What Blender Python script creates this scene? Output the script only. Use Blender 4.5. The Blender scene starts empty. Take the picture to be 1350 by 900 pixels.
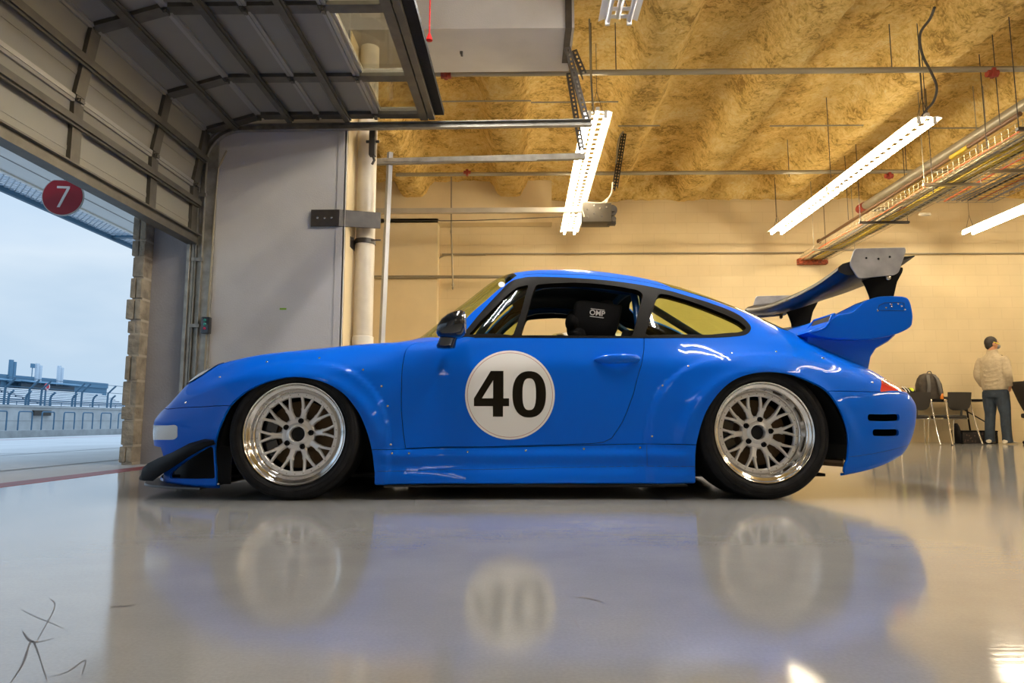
import bpy, bmesh, math, random
import numpy as np
from mathutils import Vector, Matrix
from mathutils.bvhtree import BVHTree
from mathutils.kdtree import KDTree
from mathutils.geometry import delaunay_2d_cdt
random.seed(7)
SC = bpy.context.scene
COL = SC.collection
PI = math.pi
# ---------------------------------------------------------------- camera model (photo measured at 1350x900)
FPX = 900.0
PITCH = math.atan(105/900.0)
CAMH = 0.373
PHI = math.radians(1.0)            # the camera looks this much left of the building's own axis
def ray(px, py):
    a = (px-675)/FPX; b = (450-py)/FPX
    c, s = math.cos(PITCH), math.sin(PITCH)
    d = Vector((a, c-b*s, s+b*c))
    return Matrix.Rotation(PHI, 3, 'Z') @ d
def at(px, py, Y):
    d = ray(px, py); k = Y/d.y
    return Vector((k*d.x, Y, CAMH+k*d.z))
def atx(px, py, X):
    d = ray(px, py); k = X/d.x
    return Vector((X, k*d.y, CAMH+k*d.z))
def atz(px, py, Z):
    d = ray(px, py); k = (Z-CAMH)/d.z
    return Vector((k*d.x, k*d.y, Z))
cam_d = bpy.data.cameras.new('camera'); cam = bpy.data.objects.new('camera', cam_d); COL.objects.link(cam)
cam_d.sensor_width = 36; cam_d.lens = 24.0; cam_d.clip_start = 0.05; cam_d.clip_end = 500
cam.location = (0, 0, CAMH); cam.rotation_euler = (PI/2+PITCH, 0, PHI)
SC.camera = cam
# ---------------------------------------------------------------- materials
MATS = {}
def srgb(r, g, b):
    f = lambda c: (c/255/12.92) if c/255 <= .04045 else ((c/255+.055)/1.055)**2.4
    return (f(r), f(g), f(b), 1)
def mat(name, col, rough=.5, metal=0., coat=0., spec=.5, noise=None, bump=None, trans=0., alpha=None, emit=None, ior=None):
    """noise=(scale, amount): subtle value variation of the material's own colour; bump=(scale, strength)"""
    if name in MATS: return MATS[name]
    m = bpy.data.materials.new(name); m.use_nodes = True
    nt = m.node_tree; b = nt.nodes['Principled BSDF']
    b.inputs['Base Color'].default_value = col
    b.inputs['Roughness'].default_value = rough
    b.inputs['Metallic'].default_value = metal
    b.inputs['Coat Weight'].default_value = coat
    b.inputs['Coat Roughness'].default_value = .03
    b.inputs['Specular IOR Level'].default_value = spec
    b.inputs['Transmission Weight'].default_value = trans
    if ior: b.inputs['IOR'].default_value = ior
    if alpha is not None: b.inputs['Alpha'].default_value = alpha
    if emit:
        b.inputs['Emission Color'].default_value = emit[0]; b.inputs['Emission Strength'].default_value = emit[1]
    if noise or bump:
        tc = nt.nodes.new('ShaderNodeTexCoord')
    if noise:
        n = nt.nodes.new('ShaderNodeTexNoise'); n.inputs['Scale'].default_value = noise[0]; n.inputs['Detail'].default_value = 6
        nt.links.new(tc.outputs['Object'], n.inputs['Vector'])
        mr = nt.nodes.new('ShaderNodeMapRange'); mr.inputs['From Min'].default_value = .3; mr.inputs['From Max'].default_value = .7
        mr.inputs['To Min'].default_value = 1-noise[1]; mr.inputs['To Max'].default_value = 1+noise[1]
        nt.links.new(n.outputs['Fac'], mr.inputs['Value'])
        mx = nt.nodes.new('ShaderNodeMix'); mx.data_type = 'RGBA'; mx.blend_type = 'MULTIPLY'; mx.inputs[0].default_value = 1
        mx.inputs[6].default_value = col
        nt.links.new(mr.outputs[0], mx.inputs[7]); nt.links.new(mx.outputs[2], b.inputs['Base Color'])
    if bump:
        n2 = nt.nodes.new('ShaderNodeTexNoise'); n2.inputs['Scale'].default_value = bump[0]; n2.inputs['Detail'].default_value = 4
        nt.links.new(tc.outputs['Object'], n2.inputs['Vector'])
        bp = nt.nodes.new('ShaderNodeBump'); bp.inputs['Strength'].default_value = bump[1]; bp.inputs['Distance'].default_value = .02
        nt.links.new(n2.outputs['Fac'], bp.inputs['Height']); nt.links.new(bp.outputs[0], b.inputs['Normal'])
    MATS[name] = m
    return m
M_blue = mat('blue_paint', (0.0, .108, .64, 1), rough=.4, coat=.38, spec=.04)
M_black = mat('satin_black', (.006, .006, .007, 1), rough=.5, spec=.08)
M_blackgloss = mat('gloss_black', (.010, .012, .016, 1), rough=.15, coat=.6)
M_rubber = mat('tyre_rubber', (.010, .010, .011, 1), rough=.65, spec=.15, noise=(30, .3), bump=(60, .08))
M_trim = mat('window_rubber', (.005, .0045, .004, 1), rough=.55, spec=.04)
M_inner = mat('dark_lining', (.006, .006, .007, 1), rough=.8)
M_chrome = mat('polished_metal', (.82, .80, .77, 1), rough=.14, metal=1)
M_silver = mat('brushed_silver', (.78, .78, .79, 1), rough=.36, metal=.5)
M_alu = mat('bare_aluminium', (.36, .36, .38, 1), rough=.42, metal=.6, noise=(9, .28))
M_galv = mat('galvanised_steel', (.30, .285, .25, 1), rough=.45, metal=.6, noise=(12, .25))
M_bolt = mat('bolt_steel', (.6, .58, .55, 1), rough=.25, metal=1)
M_brake = mat('brake_disc_metal', (.34, .22, .12, 1), rough=.4, metal=.8)
M_white = mat('white_vinyl', (.80, .79, .77, 1), rough=.35, coat=.5)
M_numblk = mat('black_vinyl', (.006, .005, .004, 1), rough=.12, coat=.15, spec=.2)
M_redline = mat('red_line', (.35, .03, .03, 1), rough=.4)
M_fabric = mat('black_fabric', (.006, .006, .007, 1), rough=.9, spec=.15, bump=(200, .2))
M_redlens = mat('red_lens', (.55, .008, .008, 1), rough=.12, coat=1)
M_clearlens = mat('clear_lens', (.62, .62, .60, 1), rough=.18, coat=1, bump=(150, .15))
M_carbon = mat('carbon', (.010, .010, .011, 1), rough=.38, coat=.06, spec=.3)
def glass(name, col, rough=0.0):
    m = bpy.data.materials.new(name); m.use_nodes = True; nt = m.node_tree
    for n in list(nt.nodes): nt.nodes.remove(n)
    o = nt.nodes.new('ShaderNodeOutputMaterial'); t = nt.nodes.new('ShaderNodeBsdfTransparent'); g = nt.nodes.new('ShaderNodeBsdfGlossy')
    t.inputs[0].default_value = col; g.inputs['Roughness'].default_value = .02+rough
    lw = nt.nodes.new('ShaderNodeLayerWeight'); lw.inputs[0].default_value = .5
    pw = nt.nodes.new('ShaderNodeMath'); pw.operation = 'POWER'; nt.links.new(lw.outputs['Facing'], pw.inputs[0]); pw.inputs[1].default_value = 4.0
    fr = nt.nodes.new('ShaderNodeMath'); fr.operation = 'MULTIPLY_ADD'; nt.links.new(pw.outputs[0], fr.inputs[0]); fr.inputs[1].default_value = .6; fr.inputs[2].default_value = .045
    mx = nt.nodes.new('ShaderNodeMixShader')
    nt.links.new(fr.outputs[0], mx.inputs[0]); nt.links.new(t.outputs[0], mx.inputs[1]); nt.links.new(g.outputs[0], mx.inputs[2])
    nt.links.new(mx.outputs[0], o.inputs[0]); return m
M_glass = glass('tinted_glass', (.80, .86, .55, 1))
M_poly = glass('clear_glazing', (.72, .70, .62, 1))
# ---------------------------------------------------------------- objects
def tag(o, label=None, cat=None, group=None, kind=None):
    if label: o['label'] = label
    if cat: o['category'] = cat
    if group: o['group'] = group
    if kind: o['kind'] = kind
    return o
def empty(name, loc, label=None, cat=None, group=None, rz=0.):
    o = bpy.data.objects.new(name, None); COL.objects.link(o); o.location = loc; o.rotation_euler = (0, 0, rz)
    o.empty_display_size = .1
    return tag(o, label, cat, group)
def copy_tree(o, parent=None):
    c = o.copy(); COL.objects.link(c); c.parent = parent
    for ch in list(o.children): copy_tree(ch, c)
    return c
def mk(name, verts, faces, m, parent=None, angle=35, normals=None, mats=None, midx=None):
    me = bpy.data.meshes.new(name); me.from_pydata([tuple(v) for v in verts], [], faces)
    for mm in (mats or [m]): me.materials.append(mm)
    if midx is not None: me.polygons.foreach_set('material_index', midx)
    me.polygons.foreach_set('use_smooth', [True]*len(me.polygons))
    me.update()
    if normals is not None: me.normals_split_custom_set_from_vertices(normals)
    elif angle: me.set_sharp_from_angle(angle=math.radians(angle))
    o = bpy.data.objects.new(name, me); COL.objects.link(o)
    if parent: o.parent = parent
    return o
class MB:
    """collects simple shapes, then links them as one mesh object"""
    def __init__(s): s.v = []; s.f = []
    def add(s, vs, fs):
        n = len(s.v); s.v += [Vector(v) for v in vs]; s.f += [tuple(i+n for i in f) for f in fs]; return s
    def box(s, a, b, M=None, ch=0.):
        x0, y0, z0 = a; x1, y1, z1 = b
        if ch <= 0:
            vs = [Vector(p) for p in ((x0,y0,z0),(x1,y0,z0),(x1,y1,z0),(x0,y1,z0),(x0,y0,z1),(x1,y0,z1),(x1,y1,z1),(x0,y1,z1))]
            fs = [(0,3,2,1),(4,5,6,7),(0,1,5,4),(1,2,6,5),(2,3,7,6),(3,0,4,7)]
        else:
            bm = bmesh.new(); bmesh.ops.create_cube(bm, size=1)
            for v in bm.verts: v.co = Vector(((x0+x1)/2+v.co.x*(x1-x0), (y0+y1)/2+v.co.y*(y1-y0), (z0+z1)/2+v.co.z*(z1-z0)))
            bmesh.ops.bevel(bm, geom=bm.edges[:], offset=ch, segments=2, affect='EDGES', profile=.6)
            bm.verts.ensure_lookup_table(); bm.verts.index_update()
            vs = [v.co.copy() for v in bm.verts]; fs = [tuple(v.index for v in f.verts) for f in bm.faces]; bm.free()
        if M is not None: vs = [M @ v for v in vs]
        return s.add(vs, fs)
    def tube(s, pts, r, n=10, cap=True, closed=False):
        pts = [Vector(p) for p in pts]; N = len(pts)
        rs = r if isinstance(r, (list, tuple)) else [r]*N
        up = None; rings = []
        for i, p in enumerate(pts):
            a = pts[i-1] if (i > 0 or closed) else p; b = pts[(i+1) % N] if (i < N-1 or closed) else p
            t = (b-a).normalized()
            if up is None: up = t.orthogonal().normalized()
            up = (up - t*up.dot(t))
            if up.length < 1e-6: up = t.orthogonal()
            up.normalize(); w = t.cross(up)
            rings.append([p + rs[i]*(math.cos(2*PI*k/n)*up + math.sin(2*PI*k/n)*w) for k in range(n)])
        vs = [v for rg in rings for v in rg]; fs = []
        for i in range(N if closed else N-1):
            j = (i+1) % N
            for k in range(n): fs.append((i*n+k, i*n+(k+1) % n, j*n+(k+1) % n, j*n+k))
        if cap and not closed:
            fs.append(tuple(range(n-1, -1, -1))); fs.append(tuple((N-1)*n+k for k in range(n)))
        return s.add(vs, fs)
    def lathe(s, prof, M, n=48, closed=False):
        """prof: list of (r, h) turned about local z"""
        vs = []; P = len(prof)
        for i in range(n):
            a = 2*PI*i/n
            for r, h in prof: vs.append(M @ Vector((r*math.cos(a), r*math.sin(a), h)))
        fs = []
        for i in range(n):
            j = (i+1) % n
            for k in range(P if closed else P-1):
                k2 = (k+1) % P
                fs.append((i*P+k, j*P+k, j*P+k2, i*P+k2))
        return s.add(vs, fs)
    def prism(s, poly, h0, h1, M=None, h1poly=None):
        """2D polygon (x,y) extruded along local z from h0 to h1"""
        n = len(poly); q = h1poly or poly
        vs = [Vector((p[0], p[1], h0)) for p in poly]+[Vector((p[0], p[1], h1)) for p in q]
        if M is not None: vs = [M @ v for v in vs]
        fs = [tuple(range(n-1, -1, -1)), tuple(range(n, 2*n))]+[(i, (i+1) % n, n+(i+1) % n, n+i) for i in range(n)]
        return s.add(vs, fs)
    def ball(s, c, rad, M=None, n=16, m=10):
        c = Vector(c); rad = Vector(rad) if hasattr(rad, '__len__') else Vector((rad,)*3)
        vs = []; fs = []
        for i in range(m+1):
            ph = PI*i/m
            for k in range(n):
                a = 2*PI*k/n; v = Vector((rad.x*math.sin(ph)*math.cos(a), rad.y*math.sin(ph)*math.sin(a), rad.z*math.cos(ph)))
                vs.append(c + (M @ v if M is not None else v))
        for i in range(m):
            for k in range(n): fs.append((i*n+k, (i+1)*n+k, (i+1)*n+(k+1) % n, i*n+(k+1) % n))
        return s.add(vs, fs)
    def loft(s, rings, cap=True, closed=True):
        n = len(rings[0]); vs = [Vector(v) for rg in rings for v in rg]; fs = []
        for i in range(len(rings)-1):
            for k in range(n if closed else n-1): fs.append((i*n+k, i*n+(k+1) % n, (i+1)*n+(k+1) % n, (i+1)*n+k))
        if cap: fs.append(tuple(range(n-1, -1, -1))); fs.append(tuple((len(rings)-1)*n+k for k in range(n)))
        return s.add(vs, fs)
    def build(s, name, m, parent=None, angle=35, bevel=0., fix=True):
        if fix:
            bm = bmesh.new()
            bv = [bm.verts.new(v) for v in s.v]
            for f in s.f:
                try: bm.faces.new([bv[i] for i in f])
                except ValueError: pass
            bmesh.ops.remove_doubles(bm, verts=bm.verts, dist=1e-6)
            bmesh.ops.recalc_face_normals(bm, faces=bm.faces)
            me = bpy.data.meshes.new(name); bm.to_mesh(me); bm.free()
            me.materials.append(m)
            me.polygons.foreach_set('use_smooth', [True]*len(me.polygons)); me.update()
            if angle: me.set_sharp_from_angle(angle=math.radians(angle))
            o = bpy.data.objects.new(name, me); COL.objects.link(o)
            if parent: o.parent = parent
        else: o = mk(name, s.v, s.f, m, parent, angle)
        if bevel > 0:
            md = o.modifiers.new('bevel', 'BEVEL'); md.width = bevel; md.segments = 2; md.limit_method = 'ANGLE'; md.angle_limit = math.radians(40)
        return o
def frame_y(c, ax=(0, -1, 0), up=(0, 0, 1)):
    """matrix whose local z looks along ax, local y near up"""
    z = Vector(ax).normalized(); y = Vector(up); y = (y-z*y.dot(z)).normalized(); x = y.cross(z)
    M = Matrix((x, y, z)).transposed().to_4x4(); M.translation = Vector(c); return M
def spline(pts, n=8, closed=False):
    pts = [Vector(p) for p in pts]; N = len(pts); out = []
    for i in range(N if closed else N-1):
        p0 = pts[i-1] if (i > 0 or closed) else pts[0]*2-pts[1]
        p1 = pts[i]; p2 = pts[(i+1) % N]; p3 = pts[(i+2) % N] if (i+2 < N or closed) else p2*2-p1
        for k in range(n):
            t = k/n
            out.append(.5*((2*p1)+(p2-p0)*t+(2*p0-5*p1+4*p2-p3)*t*t+(3*p1-p0-3*p2+p3)*t**3))
    if not closed: out.append(pts[-1])
    return out
def text_mesh(txt, size, name, m, M, parent=None, extrude=.001, width=None):
    cu = bpy.data.curves.new('t', 'FONT'); cu.body = txt; cu.size = size; cu.extrude = extrude; cu.align_x = 'CENTER'; cu.align_y = 'CENTER'
    cu.offset = size*.018
    o = bpy.data.objects.new('t', cu); COL.objects.link(o)
    dg = bpy.context.evaluated_depsgraph_get(); me = bpy.data.meshes.new_from_object(o.evaluated_get(dg))
    bpy.data.objects.remove(o)
    me.transform(M); me.materials.clear(); me.materials.append(m)
    r = bpy.data.objects.new(name, me); COL.objects.link(r)
    if parent: r.parent = parent
    return r
# ================================================================ THE BLUE RACE CAR
CAR_RZ = math.radians(2.2)
CAR_AX = 0.0
def car_loc():
    # put the near wheel lips on their pixels
    fl = at(384.2, 572.7, 3.27); return fl
# car frame: x towards the tail, y away from the camera, z up, origin on the ground under the front axle
cy_, sy_ = math.cos(CAR_RZ), math.sin(CAR_RZ)
CAR_O = Vector((-1.137, 4.170, 0))
CARM = Matrix.Translation(CAR_O) @ Matrix.Rotation(CAR_RZ, 4, 'Z'); CARI = CARM.inverted()
def cl(px, py, y):
    """photo pixel -> car frame point on the plane y"""
    o = CARI @ Vector((0, 0, CAMH)); d = CARI.to_3x3() @ ray(px, py)
    k = (y-o.y)/d.y; return o+d*k
NET = [
 # c0..c8 as (x, halfwidth, z)
 [(-.90,0,.06),(-.925,0,.075),(-.94,0,.25),(-.935,0,.36),(-.91,0,.425),(-.86,0,.47),(-.81,0,.505),(-.76,0,.535),(-.71,0,.56)],
 [(-.87,.24,.06),(-.90,.25,.075),(-.915,.25,.25),(-.91,.25,.36),(-.885,.25,.425),(-.83,.25,.47),(-.77,.20,.51),(-.71,.12,.55),(-.64,0,.585)],
 [(-.81,.43,.06),(-.84,.45,.075),(-.86,.455,.25),(-.86,.455,.36),(-.84,.45,.42),(-.775,.43,.49),(-.71,.38,.53),(-.62,.22,.575),(-.55,0,.615)],
 [(-.74,.57,.055),(-.76,.60,.075),(-.79,.62,.25),(-.80,.62,.36),(-.78,.61,.41),(-.72,.585,.475),(-.655,.53,.555),(-.52,.32,.605),(-.45,0,.64)],
 [(-.62,.69,.055),(-.64,.72,.07),(-.665,.74,.25),(-.675,.745,.36),(-.655,.74,.44),(-.61,.70,.545),(-.52,.60,.65),(-.40,.38,.645),(-.35,0,.67)],
 [(-.48,.77,.05),(-.49,.80,.065),(-.50,.825,.25),(-.50,.83,.38),(-.48,.82,.50),(-.44,.76,.60),(-.38,.64,.690),(-.27,.40,.68),(-.23,0,.70)],
 [(-.33,.82,.05),(-.33,.85,.065),(-.33,.875,.25),(-.32,.885,.42),(-.31,.87,.55),(-.28,.79,.645),(-.22,.65,.720),(-.13,.41,.71),(-.10,0,.73)],
 [(0,.85,.06),(0,.88,.07),(0,.895,.25),(0,.905,.42),(0,.89,.59),(.01,.80,.685),(.03,.65,.747),(.08,.42,.74),(.10,0,.76)],
 [(.35,.83,.065),(.35,.87,.075),(.35,.875,.24),(.35,.870,.42),(.35,.855,.60),(.35,.785,.71),(.34,.66,.776),(.30,.43,.785),(.26,0,.80)],
 [(.53,.82,.068),(.53,.865,.078),(.53,.855,.235),(.53,.845,.42),(.53,.832,.60),(.54,.79,.725),(.56,.69,.783),(.43,.42,.81),(.37,0,.822)],
 [(.70,.82,.07),(.70,.87,.08),(.70,.845,.24),(.70,.84,.42),(.70,.825,.60),(.70,.785,.735),(.71,.715,.795),(.53,.42,.83),(.45,0,.838)],
 [(.90,.82,.07),(.90,.875,.08),(.90,.845,.24),(.90,.84,.42),(.90,.826,.60),(.87,.785,.745),(.89,.640,.965),(.785,.38,1.03),(.735,0,1.06)],
 [(1.08,.82,.07),(1.08,.875,.08),(1.08,.845,.245),(1.08,.84,.42),(1.08,.828,.60),(1.08,.785,.75),(1.09,.560,1.135),(1.05,.36,1.215),(1.02,0,1.255)],
 [(1.25,.82,.07),(1.25,.875,.08),(1.25,.845,.25),(1.25,.84,.42),(1.25,.828,.61),(1.25,.785,.755),(1.25,.555,1.157),(1.25,.35,1.238),(1.25,0,1.275)],
 [(1.47,.82,.07),(1.47,.875,.08),(1.47,.85,.255),(1.47,.845,.42),(1.47,.83,.61),(1.47,.785,.76),(1.47,.555,1.152),(1.47,.35,1.238),(1.47,0,1.278)],
 [(1.70,.83,.07),(1.70,.88,.08),(1.70,.865,.26),(1.70,.855,.42),(1.70,.835,.62),(1.70,.785,.765),(1.70,.56,1.118),(1.70,.35,1.212),(1.70,0,1.25)],
 [(1.92,.86,.075),(1.92,.905,.085),(1.92,.905,.26),(1.92,.895,.42),(1.92,.865,.62),(1.92,.785,.77),(1.92,.575,1.06),(1.92,.35,1.168),(1.92,0,1.21)],
 [(2.15,.87,.08),(2.15,.915,.09),(2.15,.925,.26),(2.15,.925,.44),(2.15,.90,.63),(2.15,.795,.765),(2.15,.60,.985),(2.15,.36,1.095),(2.15,0,1.14)],
 [(2.38,.87,.085),(2.38,.92,.10),(2.38,.93,.26),(2.38,.93,.45),(2.38,.90,.63),(2.38,.80,.755),(2.38,.64,.885),(2.38,.38,.998),(2.38,0,1.04)],
 [(2.60,.85,.10),(2.61,.90,.115),(2.61,.915,.26),(2.60,.915,.44),(2.60,.88,.60),(2.60,.79,.705),(2.60,.66,.785),(2.60,.40,.89),(2.60,0,.93)],
 [(2.78,.81,.125),(2.80,.855,.14),(2.81,.88,.27),(2.81,.88,.42),(2.80,.85,.56),(2.80,.77,.645),(2.80,.64,.705),(2.80,.40,.79),(2.80,0,.82)],
 [(2.93,.74,.16),(2.95,.785,.175),(2.97,.82,.29),(2.98,.825,.42),(2.97,.80,.53),(2.96,.72,.595),(2.97,.61,.645),(2.97,.38,.70),(2.97,0,.72)],
 [(3.04,.66,.195),(3.06,.70,.21),(3.10,.735,.31),(3.12,.74,.43),(3.105,.725,.50),(3.06,.68,.56),(3.05,.58,.605),(3.08,.36,.645),(3.09,0,.655)],
 [(3.08,.55,.215),(3.105,.57,.225),(3.16,.60,.33),(3.185,.60,.44),(3.17,.595,.49),(3.125,.57,.54),(3.11,.50,.57),(3.15,.32,.60),(3.17,0,.61)],
 [(3.12,.34,.215),(3.15,.345,.225),(3.22,.36,.33),(3.25,.36,.44),(3.235,.355,.49),(3.205,.34,.525),(3.19,.30,.55),(3.22,.20,.57),(3.23,0,.575)],
 [(3.15,0,.215),(3.18,0,.225),(3.26,0,.33),(3.29,0,.44),(3.285,0,.48),(3.28,0,.50),(3.275,0,.515),(3.268,0,.53),(3.26,0,.545)],
]
NETA = np.array(NET, float); NU, NT = NETA.shape[:2]
UM, TM = NU-1, NT-1
def ghost_u(A):
    g0 = A[1:3][::-1].copy(); g1 = A[-3:-1][::-1].copy()
    g0[:, :, 1] *= -1; g1[:, :, 1] *= -1
    return np.concatenate([g0, A, g1], 0)
def makima_t(A):
    """tangents along axis 0 of an array with 2 ghost rows each end; returns for the inner rows"""
    d = A[1:]-A[:-1]
    w = np.abs(d[1:]-d[:-1])+.5*np.abs(d[1:]+d[:-1])
    w1 = w[2:]; w2 = w[:-2]; dm = d[1:-2]; dp = d[2:-1]
    s = w1+w2+1e-9
    return (w1*dm+w2*dp)/s
GU = ghost_u(NETA); TU = makima_t(GU)
def herm(p0, p1, m0, m1, t):
    t = t[:, None]; t2 = t*t; t3 = t2*t
    return (2*t3-3*t2+1)*p0+(t3-2*t2+t)*m0+(-2*t3+3*t2)*p1+(t3-t2)*m1
def Pbase(U, T):
    U = np.clip(np.asarray(U, float), 0, UM); T = np.clip(np.asarray(T, float), 0, TM)
    i = np.minimum(U.astype(int), UM-1); f = U-i
    n = len(U)
    C = herm(NETA[i].reshape(n, -1), NETA[i+1].reshape(n, -1), TU[i].reshape(n, -1), TU[i+1].reshape(n, -1), f).reshape(n, NT, 3)
    C = C.transpose(1, 0, 2)
    g1 = C[-3:-1][::-1].copy(); g1[:, :, 1] *= -1
    g0 = np.stack([2*C[0]-C[2], 2*C[0]-C[1]])
    G = np.concatenate([g0, C, g1], 0)
    M = makima_t(G)
    j = np.minimum(T.astype(int), TM-1); ft = T-j; k = np.arange(n)
    return herm(C[j, k], C[j+1, k], M[j, k], M[j+1, k], ft)
def sstep(x): x = np.clip(x, 0, 1); return x*x*(3-2*x)
def Psurf(U, T):
    P = Pbase(U, T)
    x, y, z = P[:, 0], P[:, 1], P[:, 2]
    qf = (np.abs(x/.47)**2.4+np.abs((z-.22)/.46)**2.4)**(1/2.4)
    qr = (np.abs((x-2.29)/.60)**2.6+np.abs((z-.20)/.52)**2.6)**(1/2.6)
    side = sstep((y-.62)/.12)
    d = .009*sstep((1.0-qf)/.06)*side*sstep((x+.36)/.3)+.012*sstep((1.0-qr)/.05)*side*sstep((2.6-x)/.3)
    # rolled wheel arch lips
    for cx, cz, r0 in ((.02, .19, .395), (2.285, .20, .42)):
        rr = np.sqrt((x-cx)**2+(z-cz)**2)
        d = d+.012*np.exp(-((rr-r0)/.035)**2)*side*sstep((z-.2)/.15)
    # side skirt: a concave step low on the sill
    sk = sstep((x-.38)/.06)*sstep((1.94-x)/.1)*side
    d = d+sk*(.012*sstep((.245-z)/.04)-.010*np.exp(-((z-.16)/.03)**2))
    P = P.copy(); P[:, 1] = y+d
    return P
def PN(U, T):
    """near side points (y negative) and outward normals"""
    U = np.asarray(U, float); T = np.asarray(T, float); e = .012
    P = Psurf(U, T)
    def ev(u, t):   # mirrored extension past the centreline
        s = np.ones(len(u)); 
        m = t > TM; t = np.where(m, 2*TM-t, t); s = np.where(m, -s, s)
        m = u < 0; u = np.where(m, -u, u); s = np.where(m, -s, s)
        m = u > UM; u = np.where(m, 2*UM-u, u); s = np.where(m, -s, s)
        Q = Psurf(u, t); Q[:, 1] *= s; return Q
    du = ev(U+e, T)-ev(U-e, T); dt = ev(U, T+e)-ev(U, T-e)
    P = P*np.array([1, -1, 1]); du = du*np.array([1, -1, 1]); dt = dt*np.array([1, -1, 1])
    N = np.cross(du, dt); L = np.linalg.norm(N, axis=1, keepdims=True); N = N/np.maximum(L, 1e-9)
    return P, N, du/(2*e), dt/(2*e)
# dense grid and its BVH, for turning photo pixels into surface parameters
gu = np.linspace(0, UM, UM*12+1); gt = np.linspace(0, TM, TM*12+1)
UU, TT = np.meshgrid(gu, gt, indexing='ij')
GP, GN, _, _ = PN(UU.ravel(), TT.ravel())
ng = len(gt); quads = []
for i in range(len(gu)-1):
    for j in range(ng-1):
        quads.append((i*ng+j, (i+1)*ng+j, (i+1)*ng+j+1, i*ng+j+1))
BVH = BVHTree.FromPolygons([Vector(p) for p in GP], quads)
def _ut(hit, fi):
    q = quads[fi]; i, j = divmod(fi, ng-1)
    a, b, c, d = [Vector(GP[k]) for k in q]
    u, t = .5, .5
    for _ in range(8):
        p = a*(1-u)*(1-t)+b*u*(1-t)+c*u*t+d*(1-u)*t
        pu = (b-a)*(1-t)+(c-d)*t; pt = (d-a)*(1-u)+(c-b)*u; r = hit-p
        A = pu.dot(pu); B = pu.dot(pt); Cc = pt.dot(pt); D = A*Cc-B*B
        if abs(D) < 1e-18: break
        ru, rt = r.dot(pu), r.dot(pt)
        u += (Cc*ru-B*rt)/D; t += (A*rt-B*ru)/D
        u = min(1, max(0, u)); t = min(1, max(0, t))
    return (gu[i]+u*(gu[i+1]-gu[i]), gt[j]+t*(gt[j+1]-gt[j]))
def ut(px, py):
    o = CARI @ Vector((0, 0, CAMH)); d = (CARI.to_3x3() @ ray(px, py)).normalized()
    h = BVH.ray_cast(o, d)
    if h[0] is None or h[0].y > 0.0:
        # off the silhouette: nearest surface point to the ray
        best = None
        for k in range(60):
            p = o+d*(2.4+k*.04); n = BVH.find_nearest(p)
            if best is None or n[3] < best[3]: best = n
        h = (best[0], best[1], best[2], 0)
    return _ut(h[0], h[2])
def ut3(x, y, z):
    n = BVH.find_nearest(Vector((x, y, z))); return _ut(n[0], n[2])
def uline(pts): return [ut(*p) for p in pts]
def t_at(U, f, lo=0., hi=float(TM), dec=False):
    for _ in range(30):
        m = (lo+hi)/2; p = Psurf([U], [m])[0]
        if (f(p) > 0) != dec: hi = m
        else: lo = m
    return (lo+hi)/2
def t_at_z(U, z, lo=0., hi=6.): return t_at(U, lambda p: p[2]-z, lo, hi)
def t_at_y(U, y, lo=5.3): return t_at(U, lambda p: y-p[1], lo, float(TM))
def rnd(pts, n=5, closed=True):
    return [(v.x, v.y) for v in spline([Vector((a, b, 0)) for a, b in pts], n, closed)]
def dens(loop, closed=True, step=.06):
    out = []; N = len(loop)
    for i in range(N if closed else N-1):
        a = loop[i]; b = loop[(i+1) % N]; n = max(1, int(math.hypot(b[0]-a[0], (b[1]-a[1]))/step))
        for k in range(n): out.append((a[0]+(b[0]-a[0])*k/n, a[1]+(b[1]-a[1])*k/n))
    if not closed: out.append(loop[-1])
    return out
def inpoly(P, poly):
    x, y = P[:, 0], P[:, 1]; r = np.zeros(len(P), bool); n = len(poly)
    for i in range(n):
        x0, y0 = poly[i]; x1, y1 = poly[(i+1) % n]
        if y0 == y1: continue
        c = ((y0 > y) != (y1 > y)) & (x < (x1-x0)*(y-y0)/(y1-y0)+x0)
        r ^= c
    return r
# ---- region outlines
R = {}
def corner_rnd(pts, rad, n=4):
    """round the corners of a pixel polygon by cutting rad at each"""
    out = []; N = len(pts)
    for i in range(N):
        p = Vector(pts[i]+(0,)) if len(pts[i]) == 2 else Vector(pts[i]); a = Vector(pts[i-1][:2]+(0,)); b = Vector(pts[(i+1) % N][:2]+(0,))
        ra = min(rad, (a-p).length*.45, (b-p).length*.45)
        q0 = p+(a-p).normalized()*ra; q1 = p+(b-p).normalized()*ra
        for k in range(n+1):
            t = k/n; v = q0*(1-t)**2+p*2*t*(1-t)+q1*t*t; out.append((v.x, v.y))
    return out
archF = spline([Vector((a, b, 0)) for a, b in [(288,650),(284,612),(283,590),(286,572),(293,553),(303,534.4),(314,523),(330,512),(354,502),(388,496.4),(424,502.5),(452,518),(471,541),(482,564),(490,592),(495,631),(497.5,650)]], 4)
archR = spline([Vector((a, b, 0)) for a, b in [(917,650),(916.5,620),(917,594),(921,572),(931,542),(950,515),(972,498.5),(1002,490.6),(1036,491.8),(1067,501.5),(1091,515),(1108,541),(1117.5,572),(1118,602),(1114,616),(1112,640)]], 4)
def arch_ut(line):
    """visible arch edge, then closed well below the sill"""
    L = []
    for v in line:
        p = cl(v.x, v.y, -.90); q = ut3(p.x, p.y, p.z) if v.y > 640 else ut(v.x, v.y)
        L.append(q)
    # ends run off the bottom edge
    L[0] = (L[0][0], -.5); L[-1] = (L[-1][0], -.5)
    return L
R['archF'] = arch_ut([v for v in archF if v.y < 634])
R['archR'] = arch_ut([v for v in archR if v.y < 636])
R['archF'][0] = (R['archF'][1][0], -.5); R['archR'][-1] = (R['archR'][-2][0], -.5)
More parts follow.
